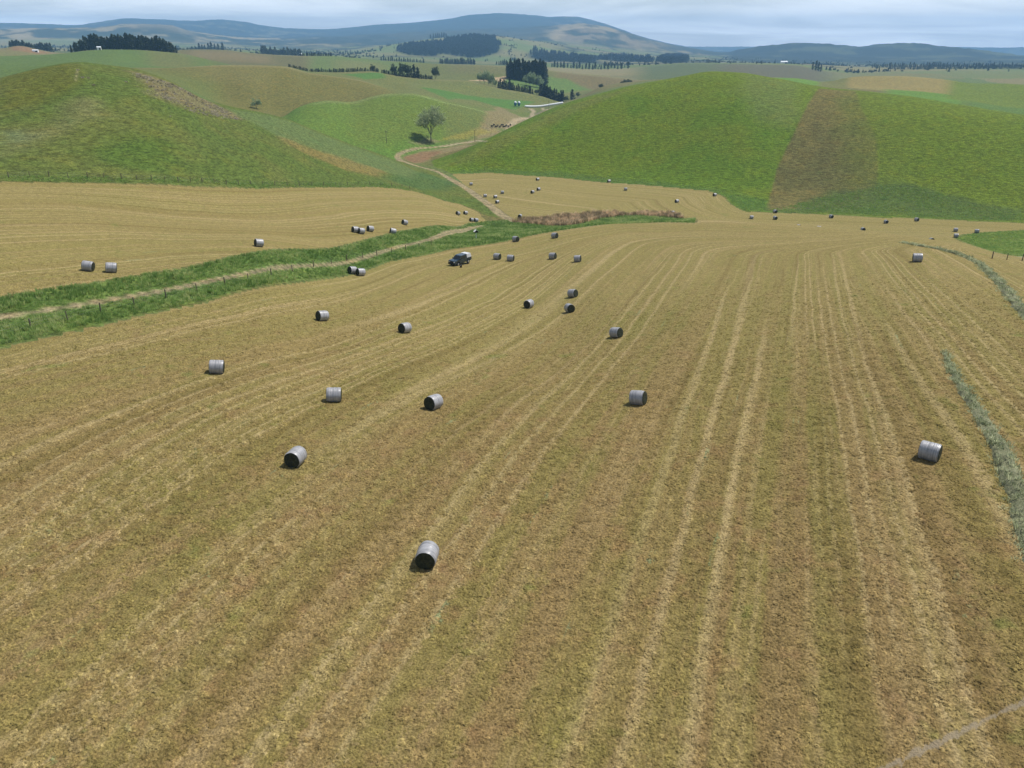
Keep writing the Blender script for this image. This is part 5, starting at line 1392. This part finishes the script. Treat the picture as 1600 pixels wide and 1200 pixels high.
# far trees
for px, s in ((1269, 1.1), (1274, 1.4), (1278, 1.3), (1282, 1.1)):
    tree('far_tree', PINE[rnd.randrange(5)], at(px, 16.95, 112), s, 'dark tree in the small far stand behind the right hill', 'tree', 'far stand behind the right hill', 1.0)
row(1362, 1470, 3.0, 2900, PINE, .6, 1.1, 'far_tree', 'dark tree in the far tree line on the plain, left part', 'tree', 'far tree line, left part', 110, 1.3, jit=60)
row(1472, 1600, 3.2, 2900, PINE, .5, 1.0, 'far_tree', 'dark tree in the far tree line on the plain, right part', 'tree', 'far tree line, right part', 110, 1.3, jit=60)
row(688, 742, 2.6, 2220, PINE, .7, 1.2, 'far_tree', 'dark tree in the far belt below the big plantation', 'tree', 'far belt below the plantation', 97, 1.2, jit=25)
row(780, 792, 2.8, 2220, PINE, .6, 1.0, 'far_tree', 'dark tree in the short far belt left of the tall pines', 'tree', 'short far belt', 100, 1.2, jit=25)
row(862, 985, 5.0, 2140, PINE, .45, 1.15, 'far_tree', 'dark tree dotted over the far flat right of the tall pines', 'tree', 'trees dotted on the far flat', 106, 1.3, jit=60)
row(410, 470, 2.6, 2300, PINE, .8, 1.4, 'far_tree', 'dark tree in the far wood beyond the brown ridge', 'tree', 'far wood beyond the brown ridge', 86, 1.3, jit=60)
row(470, 520, 2.8, 15.03, HEDGE, 1.0, 1.6, 'far_tree', 'dark low tree in the far hedge on the green rise', 'conifer', 'far hedge on the green rise', 88, 1.2, jit=8)
row(18, 82, 3.4, 16.2, PINE, .8, 1.2, 'far_tree', 'dark tree in the far belt behind the bare mound at the left', 'tree', 'far belt at the left', 78, 1.4, jit=20)
row(596, 664, 3.4, 2220, PINE, .4, .7, 'far_tree', 'low tree in the far hedge left of the plantation', 'tree', 'far hedge left of the plantation', 95, 1.4, jit=20)
row(312, 352, 5.0, 2700, PINE, .9, 1.5, 'far_tree', 'hazy tree on the far plain above the brown ridge', 'tree', 'hazy far trees', 78, 1.4, jit=80)
row(673, 699, 3.4, 4480, PINE, 1.3, 1.7, 'far_tree', 'tree in the little clump on the skyline of the pasture hill', 'tree', 'clump on the pasture hill', 58, 1.4, jit=40)
# plantations on the far hills: too many to count
def plantation(name, P, dens, label, s0=.8, s1=1.4):
    x, y = rand_poly(P, dens); n = len(x)
    tmpl = [bpy.data.objects.new('plantation_crown', PINE[i][1]) for i in range(3)]
    s = RNG.uniform(s0, s1, n)
    o = scatter(name, np.stack([x, y, zat(x, y) - 1], 1), RNG.uniform(0, 6.28, n), np.stack([s * 1.5, s * 1.5, s], 1), dict(cv=RNG.random(n)), tmpl, RNG.integers(0, 3, n))
    tag(o, label, 'plantation', kind='stuff')
plantation('plantation', FOREST_A, .0042, 'dark conifer plantation covering the side of the pasture hill')
plantation('plantation', FOREST_B, .0040, 'dark rounded wood on the far plain left of the forested ridge')
plantation('plantation', FOREST_C, .0024, 'dark far wood stretching right from the pasture hill')
plantation('plantation', FOREST_D, .0018, 'hazy far wood under the central mountain')

# hedgerows and copses of the far plain read as one pattern of dots
az_ = RNG.uniform(-R(36), R(36), 90000); rr_ = np.exp(RNG.uniform(math.log(2250), math.log(5000), 90000))
x, y = np.sin(az_) * rr_, np.cos(az_) * rr_
hr, nf, nf2 = grid_lookup(HEDGEROW, x, y), grid_lookup(n_far, x, y), grid_lookup(n_far2, x, y)
u_ = RNG.random(len(x)); m = ((hr < 9) & (nf > .06) & (u_ < .4)) | ((nf2 > .22) & (u_ < .16)) | (u_ < .004)
x, y = x[m], y[m]; n = len(x); s = RNG.uniform(.3, .7, n)
tmpl = [bpy.data.objects.new('hedgerow_crown', PINE[i][1]) for i in range(2)] + [bpy.data.objects.new('hedgerow_crown', ROUND[i][1]) for i in range(2)]
o = scatter('far_hedgerows', np.stack([x, y, zat(x, y) - 1], 1), RNG.uniform(0, 6.28, n), np.stack([s * 1.5, s * 1.5, s], 1), dict(cv=RNG.random(n)), tmpl, RNG.integers(0, 4, n))
tag(o, 'hedgerows and copses patterning the far plain', 'hedgerow', kind='stuff')
# ------------------------------------------------------------------ air
LOW, TOP = float(min(ZG.min(), z2.min())), float(max(ZG.max(), z2.max(), EYE))
hzm = bpy.data.materials.new('haze'); hzm.use_nodes = True
hzm.node_tree.nodes.clear(); b = NB(hzm.node_tree)
pv = b.new('ShaderNodeVolumePrincipled')
pv.inputs['Color'].default_value = (.32, .61, 1.0, 1); pv.inputs['Density'].default_value = 9.5e-5
pv.inputs['Anisotropy'].default_value = 0.0
o_ = b.new('ShaderNodeOutputMaterial'); b.l.new(pv.outputs[0], o_.inputs['Volume'])
hx = 14510.0; lo, hi = LOW - 1.2, TOP + 25
me = bpy.data.meshes.new('haze')
me.from_pydata([(sx * hx, sy * hx, z) for z in (lo, hi) for sy in (-1, 1) for sx in (-1, 1)], [], [(0, 2, 3, 1), (4, 5, 7, 6), (0, 1, 5, 4), (2, 6, 7, 3), (0, 4, 6, 2), (1, 3, 7, 5)])
me.materials.append(hzm)
tag(link('haze', me), 'thin blue haze filling the valley air', 'haze', kind='stuff')
